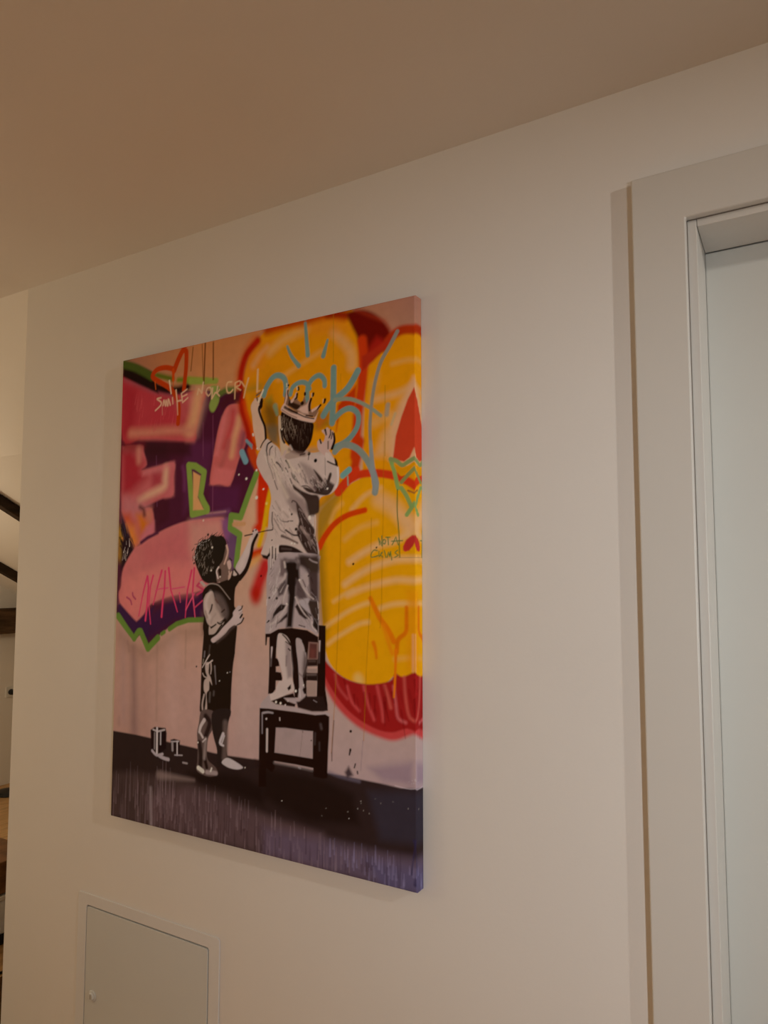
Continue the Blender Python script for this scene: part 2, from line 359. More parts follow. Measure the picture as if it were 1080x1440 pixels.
M;198 60 15;16.9;16.9;6.4;1;837.3 1116.3 854.9 1130.4 875.9 1134.4 913.4 1124
P;199 54 28;5.0;1;794.1 1101.5 837.3 1119.4 851.4 1126.3 830.1 1101.9 801.4 1078.2 772.1 1060.5 772 1092.4
P;247 196 151;9.5;1;898.3 1029.9 869.6 977 845.7 928.8 840.5 861.8 897.7 842.4 907.5 841.6 908.3 1028.5
P;224 76 44;2.4;1;899.9 1007.4 884.8 984 869.6 948.6 855.9 909.7 849 861.1 876.1 854.4 889.5 862.2 899.5 881.8 907.6 863.5 908.2 1010.7
Q;255 186 5;2.4;1;717.4 799.2 754 821.5 807.5 832.9 855.8 827.9 897.6 811.7 912.3 804.9 910.6 413.9 858.5 417.3 824.9 393.4 773.2 392.4 719.5 406.1 684.2 442.9 672.4 510.7 661.9 633.7 657.3 727.3 670.4 765.9
P;177 133 18;15.4;0.9;653.2 758.8 679.8 788.9 713.6 802.5 698.9 756.8 670.9 711.2 685.6 511.2 678.4 465.3 662.7 541.1
P;200 158 56;13.8;0.6;655.4 775.1 701.8 798 713.3 791 675.4 716.8 659.9 704.6
M;255 205 140;10.0;8.0;6.6;0.8;747.2 761.1 780.1 788.8 819.5 803.3
M;255 202 137;31.0;31.0;15.7;0.9;816 779.1 847.5 762.3 871.5 740.3 895 715.7
P;255 207 149;15.5;0.7;857.8 746.8 898.5 739.1 898.3 703.8 874.8 710.5
M;255 199 112;8.4;8.4;8.2;0.7;728.8 696.5 765.7 720.1 808.9 730.8
M;255 209 152;12.5;13.7;8.0;0.85;740.2 648.3 776.7 667.7 816 683.6 850.8 690.3 884.9 704.2
M;255 209 151;12.3;12.3;8.0;0.85;729.3 600.5 766 622.1 809 640.1 857.7 651.5 898.1 652.5
M;255 208 151;10.9;10.9;7.9;0.8;736.8 577.6 773.3 591.7 816 602.5 857.6 610.1 898 608.8
M;255 201 114;8.8;8.8;6.8;0.7;690.7 735.3 702 760.1 720.9 774.9
M;255 211 140;7.3;7.3;6.6;0.85;680.8 509.3 700.6 521.3 735.6 541.6 766.2 555 788.7 561.8
M;255 211 140;7.2;7.2;6.6;0.85;685 470.7 704.7 484.5 735.8 501.7 766.3 517.1 788.8 521.9
M;255 207 136;9.2;9.2;6.2;0.8;818.3 551.4 847.2 559.8 875.6 562.5 910.4 561.1
M;255 211 141;6.7;6.7;6.6;0.7;700.3 563.3 727.7 578.3 750.8 588.2
M;255 194 108;7.8;7.8;7.6;0.6;854.2 448.4 882.3 453 909.9 454.6
L;255 221 138;22.3;22.3;9.6;0.7;764.7 402.5 766.6 399.5
P;255 170 12;10.6;0.8;882.7 589.5 910.5 589.8 909.8 427.8 882.3 432
M;236 67 27;17.6;17.6;3.2;1;709.4 800.7 728.2 820 750.6 831 776.3 836.4 812.4 834.9 854.5 825.8 881.9 814.3 898.7 804.2 912 794.5
L;238 68 28;18.0;18.0;3.4;1;713.2 800.5 758 844.6
M;238 75 5;15.1;12.3;3.0;1;662.1 682.3 675.5 704.2 702.2 731.7 736.1 749.1 780.2 758
Q;218 79 82;6.3;1;671.4 428 685.4 416 713.1 398.8 751.6 385.9 789 384.2 836.3 392.4 854.1 402.9 882.2 411 899.5 418.2 923.3 422.8 922.7 305.2 895.6 302.2 854 285.6 818.3 287.6 770.6 300.7 728.9 324.4 697.7 353.1 673.6 392.7
Q;176 34 36;3.2;1;673.3 439.4 689.3 425.9 713 409.9 743.9 397.9 789 393.4 839.9 403.4 854.2 419.6 871.8 414.7 899.5 425.6 923.4 427.2 922.8 313.9 881.9 312.5 846.9 301.3 811.1 303.5 766.9 318.8 728.8 343.2 697.5 375.3 677.5 405.9
M;235 99 104;6.0;6.0;4.8;0.7;736.3 384.7 747.9 354.3 766.8 337.4
M;234 98 103;6.7;6.7;4.7;0.7;777.9 387.9 789.1 351.8 803.8 322.5
M;234 98 102;6.6;6.6;4.7;0.7;811 390.5 821.9 348.6 825.5 321.7
M;233 110 102;7.2;7.2;4.6;0.7;829.1 391.9 836.3 374.2 843.4 350.6
M;233 121 128;5.6;5.6;4.6;0.8;850.6 393.5 855.8 357.8 861.1 331.2 878.5 324
M;232 109 101;6.1;6.1;4.5;0.7;875.3 413.5 878.6 371.8 888.9 334 916.1 327.9
M;225 100 105;5.3;5.3;4.9;0.6;705.2 407.8 713.1 382.9 736.4 359.6
R;128 8 13;16,46.5,7.8,-82,8,0.5;705.3 388.7 847 387.2 909.7 404 909.3 321.3 846.9 308.8 751.7 336
M;251 129 5;10.6;12.7;3.2;0.85;794.3 571.3 807.3 548.1 818.3 529.7 836.4 508.7 850.7 484.8
M;255 153 14;9.3;9.3;4.7;0.8;825.5 517.6 836.4 487.2 847.1 460.2
M;246 123 5;9.6;5.1;3.2;0.8;801.8 479.4 807.3 464.2 809.2 448.8
M;244 122 5;8.2;10.3;3.1;0.85;880.9 554.4 880.8 528.6 879 504.2 861.4 488.3 857.8 463.8
M;255 140 13;7.1;4.2;2.3;1;856 466.7 854.2 418 851.3 372.4
L;255 139 12;6.9;6.9;4.5;0.7;908.8 589.7 908.1 439.6
L;254 193 148;5.5;5.5;3.0;0.6;896.3 498.9 896.1 426.9
L;195 125 5;2.0;2.0;1.3;0.6;720.8 806.3 717.6 690.5 715.9 587.8 705.5 363.3 696.4 242.4
L;194 124 5;1.9;1.9;1.3;0.6;796.4 740.4 793.1 559.1 785.2 438.1 778.1 276.9
L;194 123 5;1.8;1.8;1.3;0.55;827.6 900.5 824.8 718.1 821.3 559.6 818.3 511.1
L;201 147 19;1.6;1.6;1.1;0.6;695.5 1199.7 696.1 1091.4
L;200 146 18;1.5;1.5;1.0;0.5;715.6 1062.5 717.8 1017
L;198 143 15;1.8;1.8;1.0;0.6;830.1 1020.9 830.1 870.2
L;158 125 112;2.0;2.0;1.3;0.7;696.4 242.4 698.5 227.2
L;157 135 158;1.5;1.5;1.3;0.7;776.3 276.7 770.9 215
M;255 207 22;14.2;14.2;4.7;1;514.7 809 510.5 779.9 504 743.6 497.3 716.5 488.3 689.3
M;255 201 33;21.8;21.8;5.6;1;516.4 869.6 506.2 829.8
M;238 54 5;34.1;34.1;3.8;1;496.9 867.7 499.6 833.6 489.4 790.2 479.4 733.2
M;222 79 23;24.3;24.3;5.7;1;460.8 915.2 470 893.7 483.7 872.1
P;245 203 174;9.5;1;477.7 831.6 479.3 743.4 468.5 730.2 460.2 696.6 443.2 656.3 434.8 629.3 421 642.9 428.5 717.9 441.4 751.6
M;232 64 5;20.7;17.3;7.5;1;465.2 666.2 491.3 674.1 504.3 675.6
M;255 195 92;14.5;14.5;13.2;0.8;461.2 646 487.2 659.1
M;220 50 51;37.6;33.4;13.0;1;509.1 642.3 492.4 609.1 479.9 579.1
M;203 34 5;26.0;26.0;14.9;0.9;482.1 579.1 480.5 565.5
P;32 5 5;5.8;1;-2.2 1196.9 49.2 1183.2 91.1 1165.3 121.4 1149.4 139.3 1094 92.9 1115.4 51 1134.6 -0.7 1157.4
M;83 105 39;22.9;22.9;5.8;1;0.8 1192.5 35.2 1181.4 63.5 1169.4 94.3 1153.4 116.3 1140.6
M;39 5 5;20.2;20.2;8.8;1;117.5 1119.3 153.2 1105.3 197.3 1094.9 227.9 1095.2 246 1097.2
M;110 130 31;14.1;14.1;6.7;1;132.8 1143.3 164.9 1133 190.1 1124.9
M;127 152 40;13.0;13.0;6.5;1;211.9 1119.6 227.2 1117.4 251.5 1111.8
M;160 184 66;14.1;14.1;5.3;1;248.4 1116.6 281.3 1109.8 310.7 1104.6
M;168 193 86;15.9;15.9;4.2;1;256.2 1109.6 289.2 1105 316.1 1102.2 342.7 1098.5
Q;158 189 97;3.7;1;324.5 1087.1 353.5 1083.2 355.2 1067.2 354.3 1047.7 346.9 1032.9 336.6 1021.4 326 1025.6 321.7 1039.9 327.8 1059
M;110 135 63;14.5;14.5;6.1;1;354 1063.4 374.6 1070.5 400.2 1069
P;86 27 46;8.0;0.9;374.9 1054.9 410.4 1063.8 430.5 1065 421 1035.4 390.6 1039.2 365.3 1022.9 357.1 1039.5
L;153 193 90;17.2;17.2;2.5;1;255.1 895.3 277.7 891.7 308.6 874.2 305.7 856.4 297.9 818.2 308.6 799.7 320.6 784.2 321.2 778.5 271 771.1 266.5 809.2 259.5 864 255.1 895.3
P;249 196 137;2.5;1;270.6 878.5 297.1 865.7 293.8 843.6 288.7 813.3 310 781.1 273.2 780.7
L;132 178 82;16.3;16.3;2.3;1;477.3 857.2 453.8 809.2 430 757.2 400.3 762 397.7 732.6 428.6 716.2 422.6 677 418.7 642.9
L;234 185 139;10.3;10.3;3.1;1;409 740.9 441.6 741.4
L;117 164 72;18.8;14.1;2.7;1;6.5 512.3 38.7 483.2 70.3 456.5
M;116 162 71;15.5;15.5;2.6;1;70.3 456.5 86 475.7 94.2 474.1
L;115 161 69;16.8;16.8;2.6;1;94.1 476 122.6 433.2 158.6 462.2
L;115 159 68;9.6;9.6;2.5;1;171.3 471.8 181.5 477.6
L;114 157 66;12.4;12.4;2.5;1;199.2 485.4 224.2 498.8 263.9 509.7 314.9 512.3
M;212 70 5;14.1;14.1;2.2;1;213.7 1006.5 215.8 1039.4 212.1 1061.9 197.5 1086 178.3 1104.2 146.3 1122.1 120.1 1137.2 116.6 1146.8 132.3 1158.2 164 1159.1 195.6 1149.9
M;211 69 5;16.4;13.3;2.2;1;195.7 1146.5 210.3 1173.3 225 1193.3 234.2 1192.9 239 1184.4 238.5 1146.8 234.9 1114.1 232.6 1090.2
L;230 84 5;9.3;9.3;2.2;1;192.5 1149.2 193.3 1122.2
L;237 107 32;3.1;3.1;1.8;1;125.3 1127.3 129.2 1106.3
L;236 105 30;2.5;2.5;1.8;1;193.3 1122.2 193.9 1104.3
L;136 76 15;3.6;3.6;1.7;0.8;261.9 1196.5 255.9 1137
L;136 75 14;2.5;2.5;1.7;0.8;293.5 1198 299.2 1108.6
L;111 53 14;4.5;4.5;1.7;0.9;304.3 1199.1 302 1097.2
L;111 53 13;3.9;3.9;1.7;0.9;331.8 1197 333.6 1103.7
M;255 223 201;4.0;4.0;2.2;1;149.2 1081 134.9 1079.5 149.6 1069.7 148.3 1060.9 129.5 1049.6
M;255 222 199;4.2;4.2;2.2;1;157.8 1059.7 160.5 1072.9 167.3 1057.4 168.4 1071.9 175.2 1056.5 176.8 1074.2 184.5 1057.6
L;255 221 198;3.6;3.6;2.2;1;191.7 1075.6 193.7 1059.8
L;255 248 230;4.8;3.6;2.2;1;179.3 1122 186.7 1087.4
L;255 220 197;4.4;3.9;2.2;1;204.1 1094 209 1064.5 224.2 1064.8
L;255 220 197;4.2;1.8;2.2;1;209 1064.5 212.2 1028.7
L;255 219 195;3.8;3.8;2.1;1;243.1 1091 223.7 1082.5 228.9 1058.7 246.8 1068.5
L;255 219 195;3.4;3.4;2.1;1;225.5 1073.5 243.5 1077.7
L;242 195 184;1.9;1.9;2.2;0.7;154.6 1060.1 156.1 1035.2
L;255 224 192;4.5;3.5;2.1;0.9;280.5 1073.1 284.2 1086.6 295.4 1075.1
L;255 223 192;5.0;5.0;2.1;0.9;295.4 1075.1 300.1 1100.5
M;255 222 190;3.9;3.9;2.1;0.9;318.4 1064.1 310.2 1073.2 315.2 1084.4 325.9 1083 326.2 1071 318.4 1064.1
L;255 222 189;4.2;4.2;2.1;1;332 1082.1 330 1055.7 340.8 1069.1
L;255 221 189;3.9;3.9;2.0;1;348.8 1083.8 346 1068.4 355.4 1059.3
L;255 221 189;3.3;3.3;2.0;1;340.8 1069.1 348.7 1068.1 355 1075.1
M;255 220 172;4.2;4.2;2.0;1;394.7 1089.2 381.9 1089.1 378.3 1077.8 382.4 1064.6 391.4 1063.4 398.9 1069.2
L;255 219 171;4.1;3.0;2.0;1;406.2 1083.7 405.7 1046
M;255 219 170;3.2;3.2;2.0;1;407.4 1085.5 421.3 1087.4 421.5 1077.7 410.2 1074.5 424.2 1064.8
L;255 218 169;3.4;3.4;2.0;1;426.3 1084.8 436.5 1071.8
L;255 218 169;4.6;3.6;2.0;1;448.6 1090.3 440.4 1067.5 434.6 1045.2
L;255 216 167;5.4;5.4;1.9;1;477.7 1107 476.2 1054.1
L;255 216 167;2.7;2.7;1.9;1;476.1 1055 484.6 1055.4
L;134 177 179;8.0;12.0;1.8;1;617.4 1194.2 625.1 1119
M;134 178 181;5.8;11.6;1.8;1;565.8 1149 578.8 1123.1 599.9 1097.8
L;133 176 177;5.7;12.3;1.8;1;680.1 1144.8 668.5 1110.4
M;135 179 183;13.9;13.9;1.9;1;497.1 1042.4 504.3 1060.2 521.8 1080.1 539.4 1084.5 557 1075 563 1056.9 561.8 1036.3
L;135 179 150;13.8;8.3;3.7;0.8;531.6 1012.3 537.8 993
M;134 177 179;11.2;11.2;1.8;1;576.1 1034.4 583.1 1050.7 602.7 1058.7 620.9 1054.6 630.7 1040.8
M;133 176 177;12.0;12.0;1.8;1;625.5 1007.6 625.2 1041.5 638.8 1061.1 657.9 1067.4 671.5 1055.3 672.9 1041.8
L;132 174 175;15.6;15.6;1.7;1;697 1078.2 696.6 1013.3 693.9 955.5
M;132 174 175;16.0;15.2;1.7;1;761 1062.2 734.8 1027.6 700.5 1006.3 681.2 989.3 669.6 974.4
M;160 176 159;9.4;7.5;1.7;1;700.5 1006.3 742.5 1002.6 787 981.2 819.4 957.1
M;132 173 173;12.8;12.8;1.7;1;697 961.6 719.9 978.2 742.6 981.9 762 966.9 759.5 938.8 735.3 912.9 701.2 900.2
M;153 172 168;14.2;15.5;1.7;1;701.2 890.3 724.1 904.1 757.8 893.1 783.5 867.4 799.9 838.3 807 813.2 805.3 795
L;131 194 197;14.0;14.0;1.7;1;722.5 836.2 739.4 847.5
L;154 200 183;3.0;3.0;1.7;1;735.7 833.7 736.5 814.8
M;159 162 157;9.5;7.3;1.6;1;860.2 1132.6 840.8 1103.2 819.4 1072.3 805 1030.6 796.1 981.7 792.5 929.1 796.2 873.1
M;159 174 184;7.8;16.3;1.6;1;794.4 903.7 798.8 847.7 807 813.2
P;158 174 183;1.6;1;794.5 841.8 812.4 822.1 811.7 806.8 806 788.8 799.9 801.4
L;181 173 156;10.7;10.7;3.2;0.9;837.2 978.2 834.3 958.5
L;214 197 158;5.7;5.7;3.2;0.8;854.7 957.7 845.9 935.7
M;136 178 204;8.0;8.0;2.3;1;445.2 939.3 460.1 926.5
M;136 191 220;16.5;16.5;2.3;1;431.5 912.6 443.3 890.8
L;135 178 204;5.2;2.6;1.9;1;457.7 926.7 462.7 918.8
L;152 191 110;9.7;9.7;1.6;1;843.5 861.9 851.5 839.3 861.5 800.2
M;152 172 110;9.0;9.0;1.6;1;843.5 861.9 857.6 857.3 871.5 847.4 885.4 853.2 900.1 859.5
L;152 165 96;8.4;8.4;1.6;1;869.5 811.8 885.3 826.4 901.9 839.8
M;151 183 109;9.3;9.3;1.6;1;869.4 799.7 881.2 783.4 892.9 760.4
L;151 189 109;9.1;9.1;1.5;1;900.7 766.8 882.1 743.7
M;174 98 52;3.4;3.4;2.3;1;885.2 793.5 900.8 787.4
M;83 114 44;2.2;2.2;1.1;1;859.9 796.8 859.4 751.6 863.3 708.2 865.2 656.6
Q;246 172 5;1.6;1;851.6 851.6 869.5 840.6 885.3 845.4 900 852.9 902 845.8 885.3 835 871.5 823.9 859.6 833.5
L;95 136 72;2.2;2.2;1.3;1;817 683.4 814 697.5 823.2 680.7 822.1 701.7
M;95 136 72;2.1;2.1;1.3;1;827.2 694.5 824.2 688.5 829.2 684.9 831.3 691.8 827.2 694.5
L;95 136 71;1.9;1.9;1.3;1;831.7 698.8 842.4 698.5
L;95 135 71;2.2;2.2;1.3;1;836.7 698.6 838.3 683
L;95 135 71;2.1;2.1;1.3;1;847.3 682.8 856.3 698.4 861.7 682.4
L;95 135 71;1.9;1.9;1.3;1;845.4 690.1 872.2 690.8
M;95 136 72;2.1;2.1;1.3;1;810.9 671.3 802.7 672.3 796.1 664.6 797.5 657.5 813 660.8
M;95 136 72;2.1;2.1;1.3;1;815 669.5 816 659 823.2 667.6 819.1 663.3 824.2 658
L;95 136 71;2.2;2.2;1.3;1;828.2 671 832.3 657.1
L;95 135 71;2.2;2.2;1.3;1;835.3 657 838.3 667.4 841.3 658.7 843.3 669 846.3 651.7
M;95 135 71;2.0;2.0;1.3;1;860.3 671.3 854.3 666.2 861.2 661 853.3 656.8
L;174 141 82;0.7;0.7;0.9;0.8;796.5 657 904.1 655.6
L;26 5 5;3.4;3.4;1.1;1;808.9 677.5 809.4 678
M;212 59 52;13.1;11.2;2.3;1;894.6 692.8 884.9 685.3 879 673.5
P;212 59 52;2.3;1;894.6 701.3 901.4 701.1 901.3 686.7 896.5 679.1 886.8 669.1 875.1 671.9 873.1 678.8 881 692.3
P;55 41 42;2.7;1;-23.9 214.2 85.6 213.5 189 209.3 286.5 205.4 356.2 200.6 405.5 200.1 497.6 202.2 684 199.4 756.2 197.7 824.9 196.1 866.3 193.7 922.3 200.6 921.2 -13.1 -5.1 -219.3
P;86 71 75;14.5;0.9;-7.8 106.5 91.1 119.9 185.3 122.3 294 123.8 396.4 112.2 432.5 91.7 509.9 85.1 595.4 69 676.1 64.4 760.2 61.4 921.5 57.1 921.2 0.2 -3 -6.4
P;110 91 103;16.5;0.8;119.8 63.5 275.2 107.5 401.3 93.3 510 80.5 595.3 75.4 676.1 70.6 676.6 2.4 148.2 1.2
P;117 104 137;18.8;0.8;668.3 56.7 789.6 54.9 825.5 55.8 894.8 60.4 914.8 50.1 914.6 -1.2 511.3 -4.5 510.4 54.3
P;99 96 143;17.8;0.7;789.6 37 921.4 40 921.2 0.2 825.5 -20.6
P;64 61 80;15.0;0.7;789.4 175.1 922.2 194.9 921.7 91.4 818.4 84
P;35 20 16;15.0;0.8;274.1 144.8 431 162.9 508.9 145 509.6 104 423.1 116.2 313.1 119.8
P;37 22 17;15.1;0.8;508.3 186.2 675.2 186.3 752.4 163.4 767.5 105 636.1 88.8 509.3 120
R;177 160 182;150,38.6,4.6,90,2,0.28;175.6 106.9 396.6 105.7 595.3 75.4 737.8 57.2 818.4 42.6 753 5.6 511.2 2 148.1 4.7
R;162 145 165;60,83.3,5.4,90,2,0.35;3.9 97.1 195.4 123.7 276.9 46.8 278 6.6 7.9 2.6
R;58 41 50;110,70.5,5.3,90,2,0.4;4.2 89.8 275.2 107.5 510.2 67.4 676.2 58.2 894.7 46 894.6 5.9 676.6 2.4 7.9 2.6
R;171 169 227;40,33.4,4.6,90,2,0.3;676.2 52 894.8 57.5 908 8.7 789.7 1.2
L;55 50 93;7.1;7.1;2.9;0.8;898.3 95.7 901.6 87.6
M;55 50 93;3.3;3.3;2.2;0.8;899.9 87.3 894.8 57.5 891.3 31
L;55 50 92;7.7;7.7;2.9;0.8;901.4 21.6 899.6 12.7
L;184 169 176;20.8;3.5;8.1;0.5;175 124.3 293.9 128.9
M;191 185 205;7.3;7.3;6.3;0.5;145.2 88.5 148.2 1.2
L;255 255 255;2.2;2.2;1.0;0.8;563.2 121.8 563.7 122.3
L;255 255 255;1.7;1.7;1.0;0.8;742 113.4 742.5 113.9
R;223 220 219;12,1.9,1.9,60,40,0.6;535.4 124 635.8 114 752.4 163.4 908.8 198.7 908.7 163.9 789.5 126.8 675.8 108
R;242 251 255;8,2.2,2.2,60,40,0.7;881.6 215.3 908.9 216.2 908.8 207.4 881.6 203.5
M;129 124 153;6.4;6.4;4.8;0.6;690.8 201.1 721.9 196 767.2 193.1
P;80 66 76;4.8;1;731.4 206.6 740.8 220.2 752.2 203.3 737.2 195
P;150 130 161;12.1;0.6;789.3 223.6 895.5 249.4 895.3 202.6 825.5 201.4
M;242 234 255;1.8;1.8;1.5;0.5;853.8 196.5 888.4 195.1 912.2 201.5
L;29 9 5;5.1;2.9;1.3;1;745.2 254.8 742.6 243.6
L;29 8 5;2.8;2.8;1.3;1;757.8 227.1 755.2 219
L;29 8 5;3.0;3.0;1.3;1;762.7 212.4 763.5 207.9
L;29 5 5;5.5;5.5;1.3;1;745.5 292.4 746 292.9
L;33 5 5;4.1;4.1;1.6;1;294.8 398.6 295.3 399.1
P;37 18 23;2.5;1;139.5 230.8 154.2 240.1 192.8 241.3 197.3 229.8 196.5 191.4 177.4 179.5 143.7 182.7
P;37 17 21;2.4;1;211.6 214.7 224.5 218.5 244.2 216.5 243.1 186.4 215.2 186.6
L;209 209 227;4.5;4.5;1.7;1;149.1 233 165.2 229.9 189.5 236.6
L;232 235 255;6.3;6.3;1.7;1;163.1 238.2 164.2 175.5
L;203 205 226;4.5;4.5;1.7;1;176.3 232.3 176.7 199.9
L;162 159 173;4.2;4.2;2.1;1;154.7 225.1 155.3 186.5
M;203 202 227;6.9;6.9;2.1;1;147.3 180.7 163.6 171.8 184.4 176.8
M;202 201 225;8.6;8.6;2.1;1;174.2 170.8 188.2 167.7 205.6 166.4
L;202 203 223;3.3;3.3;1.6;1;214.5 210.7 239.9 214.3
L;230 232 252;4.1;4.1;1.6;1;234.6 212.5 235.5 180.8
L;178 177 193;6.9;6.9;1.8;1;218 208.3 219.2 190.6
L;189 189 210;3.3;3.3;1.6;1;227.4 179.8 252.6 182.2
L;177 175 190;4.3;4.3;2.0;1;255.8 165.3 269.8 165.2
P;113 88 88;10.0;0.6;307.4 532.2 315.3 532.4 318.7 475.7 310.8 475.4
Q;40 32 26;2.0;1;292.5 696.6 306.7 705.7 326.5 709.3 340.4 718.3 354.5 713.8 371.1 715.4 385.2 702.7 386.9 686.3 383.2 665.9 375.4 647.7 367.6 627.3 359.9 602.8 346 601.7 329.2 600.6 312 606.7 300.2 621.2 288.2 642.2 282.6 656.9 282.9 677.9
R;41 32 26;40,12.1,2.2,60,60,1;275.1 694.9 306.5 713 340.3 722.5 373.8 719.4 390.7 700.5 374.1 707.1 335 708.1 298.3 694.4 290.2 673.6 288 648.4 276.4 648.5
R;184 175 170;70,10.1,1.6,80,30,0.8;286.9 688.3 335 708.1 347.1 672.6 345.4 627.4 308.8 623.3 287.9 652.6
R;249 248 255;30,6.1,1.8,50,50,0.7;278.2 688.5 306.6 706.7 335 708.1 301.3 690.1 287.8 656.8 279.3 648.5
L;255 255 255;4.8;4.8;1.6;1;340 687.2 340.5 687.7
L;255 255 255;4.3;4.3;1.6;1;338 631.5 338.5 632
L;20 5 5;5.8;5.8;1.6;1;325.4 718.7 325.9 719.2
L;21 5 5;4.9;4.9;1.6;1;280.1 649.6 280.6 650.1
Q;136 114 110;2.0;1;386.5 690.4 393.3 682.1 394.2 663.8 397.1 653.6 402.7 647.4 404.4 631.2 398 613.1 393 592.8 365.5 596.7 355.5 613 360.5 637.6 375.2 655.8 380.4 672.1
M;235 205 199;5.9;4.8;2.0;1;387.3 690.4 391.2 678.1 388.7 665.9 380.9 647.6
Q;234 211 213;1.9;1;389 651.6 398.4 655.6 402.7 645.4 401.5 637.3 396.2 633.3 392 639.4
L;60 39 35;3.2;3.2;1.6;1;397 660.7 403.9 655.5
M;247 238 245;4.3;4.3;1.6;1;362.4 639.6 355.9 629.4 361 613
M;234 205 200;3.4;3.4;2.0;1;365.4 602.8 376.5 597.8 387.5 595.8
L;44 26 18;9.9;7.1;2.0;1;366.1 631.4 367.7 621.2
L;255 255 255;3.8;3.8;1.6;1;367.3 616.1 367.8 616.6
M;228 204 199;3.8;3.8;1.6;1;396.3 629.3 397.8 621.2
P;228 204 198;1.9;1;393.8 619.1 403.1 629.2 416.5 631.2 419.4 619.1 408.8 611.1 393 592.8
Q;227 215 225;1.7;1;463.9 712.7 472.7 728.4 483.2 724.1 484.6 714.1 470.7 692.6 462.3 654.9 445.7 629.1 430 621.1 416.3 637.2 429.3 659.3 444.8 681.1
M;244 235 240;10.2;15.3;3.8;0.7;462.7 704.7 452.7 679 429.7 639.2
M;39 20 16;7.5;12.6;1.9;1;482 714.2 469.4 692.6 463.4 664.8 449.6 633.1 430.2 613.1
P;40 21 17;1.9;1;408.3 635.3 419.1 631.2 426 621.1 445.8 623.1 430.3 607.1 417.3 591 413.7 570.9 414.4 534.9 388.8 534.3 393 590.8
P;228 217 220;1.9;1;411.1 633.2 422 623.1 416.8 613.1 408.6 621.1
L;40 21 17;4.6;4.6;1.5;1;413.7 633.2 426 622.1
L;60 35 23;2.9;2.9;1.5;1;444.2 712.9 467.7 716.2
L;59 34 22;2.4;2.4;1.5;1;484.5 719.1 525.2 725.1
L;59 34 21;5.3;5.3;1.5;1;525.2 725.1 527.7 728.9
L;43 25 16;4.1;4.1;1.5;1;469.4 722.9 469.9 723.4
L;43 25 16;3.6;3.6;1.5;1;478 725.2 478.5 725.7
Q;40 26 18;1.8;1;310.3 570.9 313.9 583.8 323.5 592.5 338.9 601.8 358.2 601.2 369.8 597 392.3 607 410.8 618.2 440.3 618.2 425.8 605.7 416 590.4 413.2 569.5 414.4 548.7 418.8 540.5 412.8 521 423.3 502.1 421.9 480 417.9 452.4 418.2 434.6 413.3 406.9 409.3 352 408.2 313.8 399.2 285.8 319.8 277.9 317.6 290.2 308.7 295 310.5 337.1 311.4 393.4 313 428.8 316.7 475.7 313.9 495.4 317.4 525.4 313.7 553.8
P;40 26 18;1.9;1;319.7 589.6 392.2 609.8 415 590.4 412.8 521 424.3 499.3 418.2 435.9 319.8 430.6 317.6 518.3
M;183 173 171;3.1;1.9;1.6;1;320.6 593.9 333.1 598.9 344.8 599.7 360.2 597 371.8 590 385.4 577.5 400.7 563.1
P;213 201 204;1.8;1;299.6 603.8 307.4 606.7 321.5 596.7 315.7 591
Q;212 199 201;2.0;1;314.2 558.1 319.2 569.6 324 575.3 339.4 581.9 347.2 577 353.4 561.6 363.2 551.9 378.7 539.6 386.5 528.6 379.2 514.5 352.9 501 339.5 497 327.7 505.8 322.5 518.4 316.2 532.4
Q;112 100 102;7.8;1;349.1 578.5 370.3 573.1 385.8 556.5 395.7 534.4 390.5 517.6 375.3 521.3 369.2 539.4 355.4 557.4
M;142 127 129;7.1;7.1;7.9;0.8;355.3 561.6 359.5 544.8 375.1 528.3
M;64 48 46;4.8;4.8;2.0;1;343.1 548.7 340.4 538.7 333.9 527.9
M;63 47 45;3.7;3.7;1.9;1;383.4 538.3 375 532.5
M;109 73 71;3.7;3.7;3.0;0.8;354.3 561.6 361.2 554.7
M;247 239 247;5.6;9.3;6.0;0.6;337.5 579.8 322.6 553.9 335.1 518.8
M;183 167 171;3.5;3.5;3.9;0.6;356.1 527.8 344.8 516.2 341.3 504.8
L;136 115 112;3.0;3.0;4.0;0.7;321.1 532.6 327.3 518.5
Q;211 199 200;2.0;1;334.7 497.6 341.5 493.6 356.7 503.9 366.1 507.1 383.1 510.4 375.8 499 357.2 482.9 341.9 476.7 334.1 479.2
L;40 27 19;3.7;3.7;2.0;1;341.5 493.6 356.7 502.5
M;40 26 18;3.9;3.9;2.0;1;362.3 506.9 371.9 504.5 386.8 514.7
M;40 26 18;4.8;4.8;2.0;1;338.1 475.1 353.5 477.2 366.5 491.7 375.7 501.8
Q;228 216 227;1.9;1;341.8 466.9 361.1 478.9 379.6 496.4 394.4 508 410 522.3 410.7 532 417.9 540.5 427 549 436.2 546.4 440 536.9 438.5 521.8 442.2 517.8 427.9 503.6 413.2 501.7 398.5 492.9 387.5 481.4 363.3 465 348.1 458.7
M;109 93 94;5.5;3.1;5.8;0.8;361.5 462.1 387.6 478.6 404.1 493.1 416.9 500.5
M;39 20 16;3.5;2.3;1.5;1;439.8 547.9 436.3 540.9 429 537.3
M;39 20 16;5.0;5.0;1.5;1;439.3 528 433.9 521
M;39 20 16;4.1;2.5;1.5;1;444 519.9 436.9 509.4 424.2 503.5
L;181 164 167;1.5;1.5;1.9;1;431 528.4 440 535.5
Q;211 199 201;1.8;1;324.3 408.3 331.9 411.6 336.8 409.1 335.5 386.6 342.5 375.9 347.7 358.2 338.8 367.3 338.3 347.7 331.8 340.3 330.1 330.4 332.8 301.4 324.3 290.9 327.6 313.4 328.1 333 321 345 321.5 366 330.9 376.5 325.7 388.7
L;235 226 232;3.5;2.1;1.6;1;337.3 429.4 314.8 397.9
L;234 225 231;3.6;3.0;1.6;1;347.2 416.4 330.2 405.9
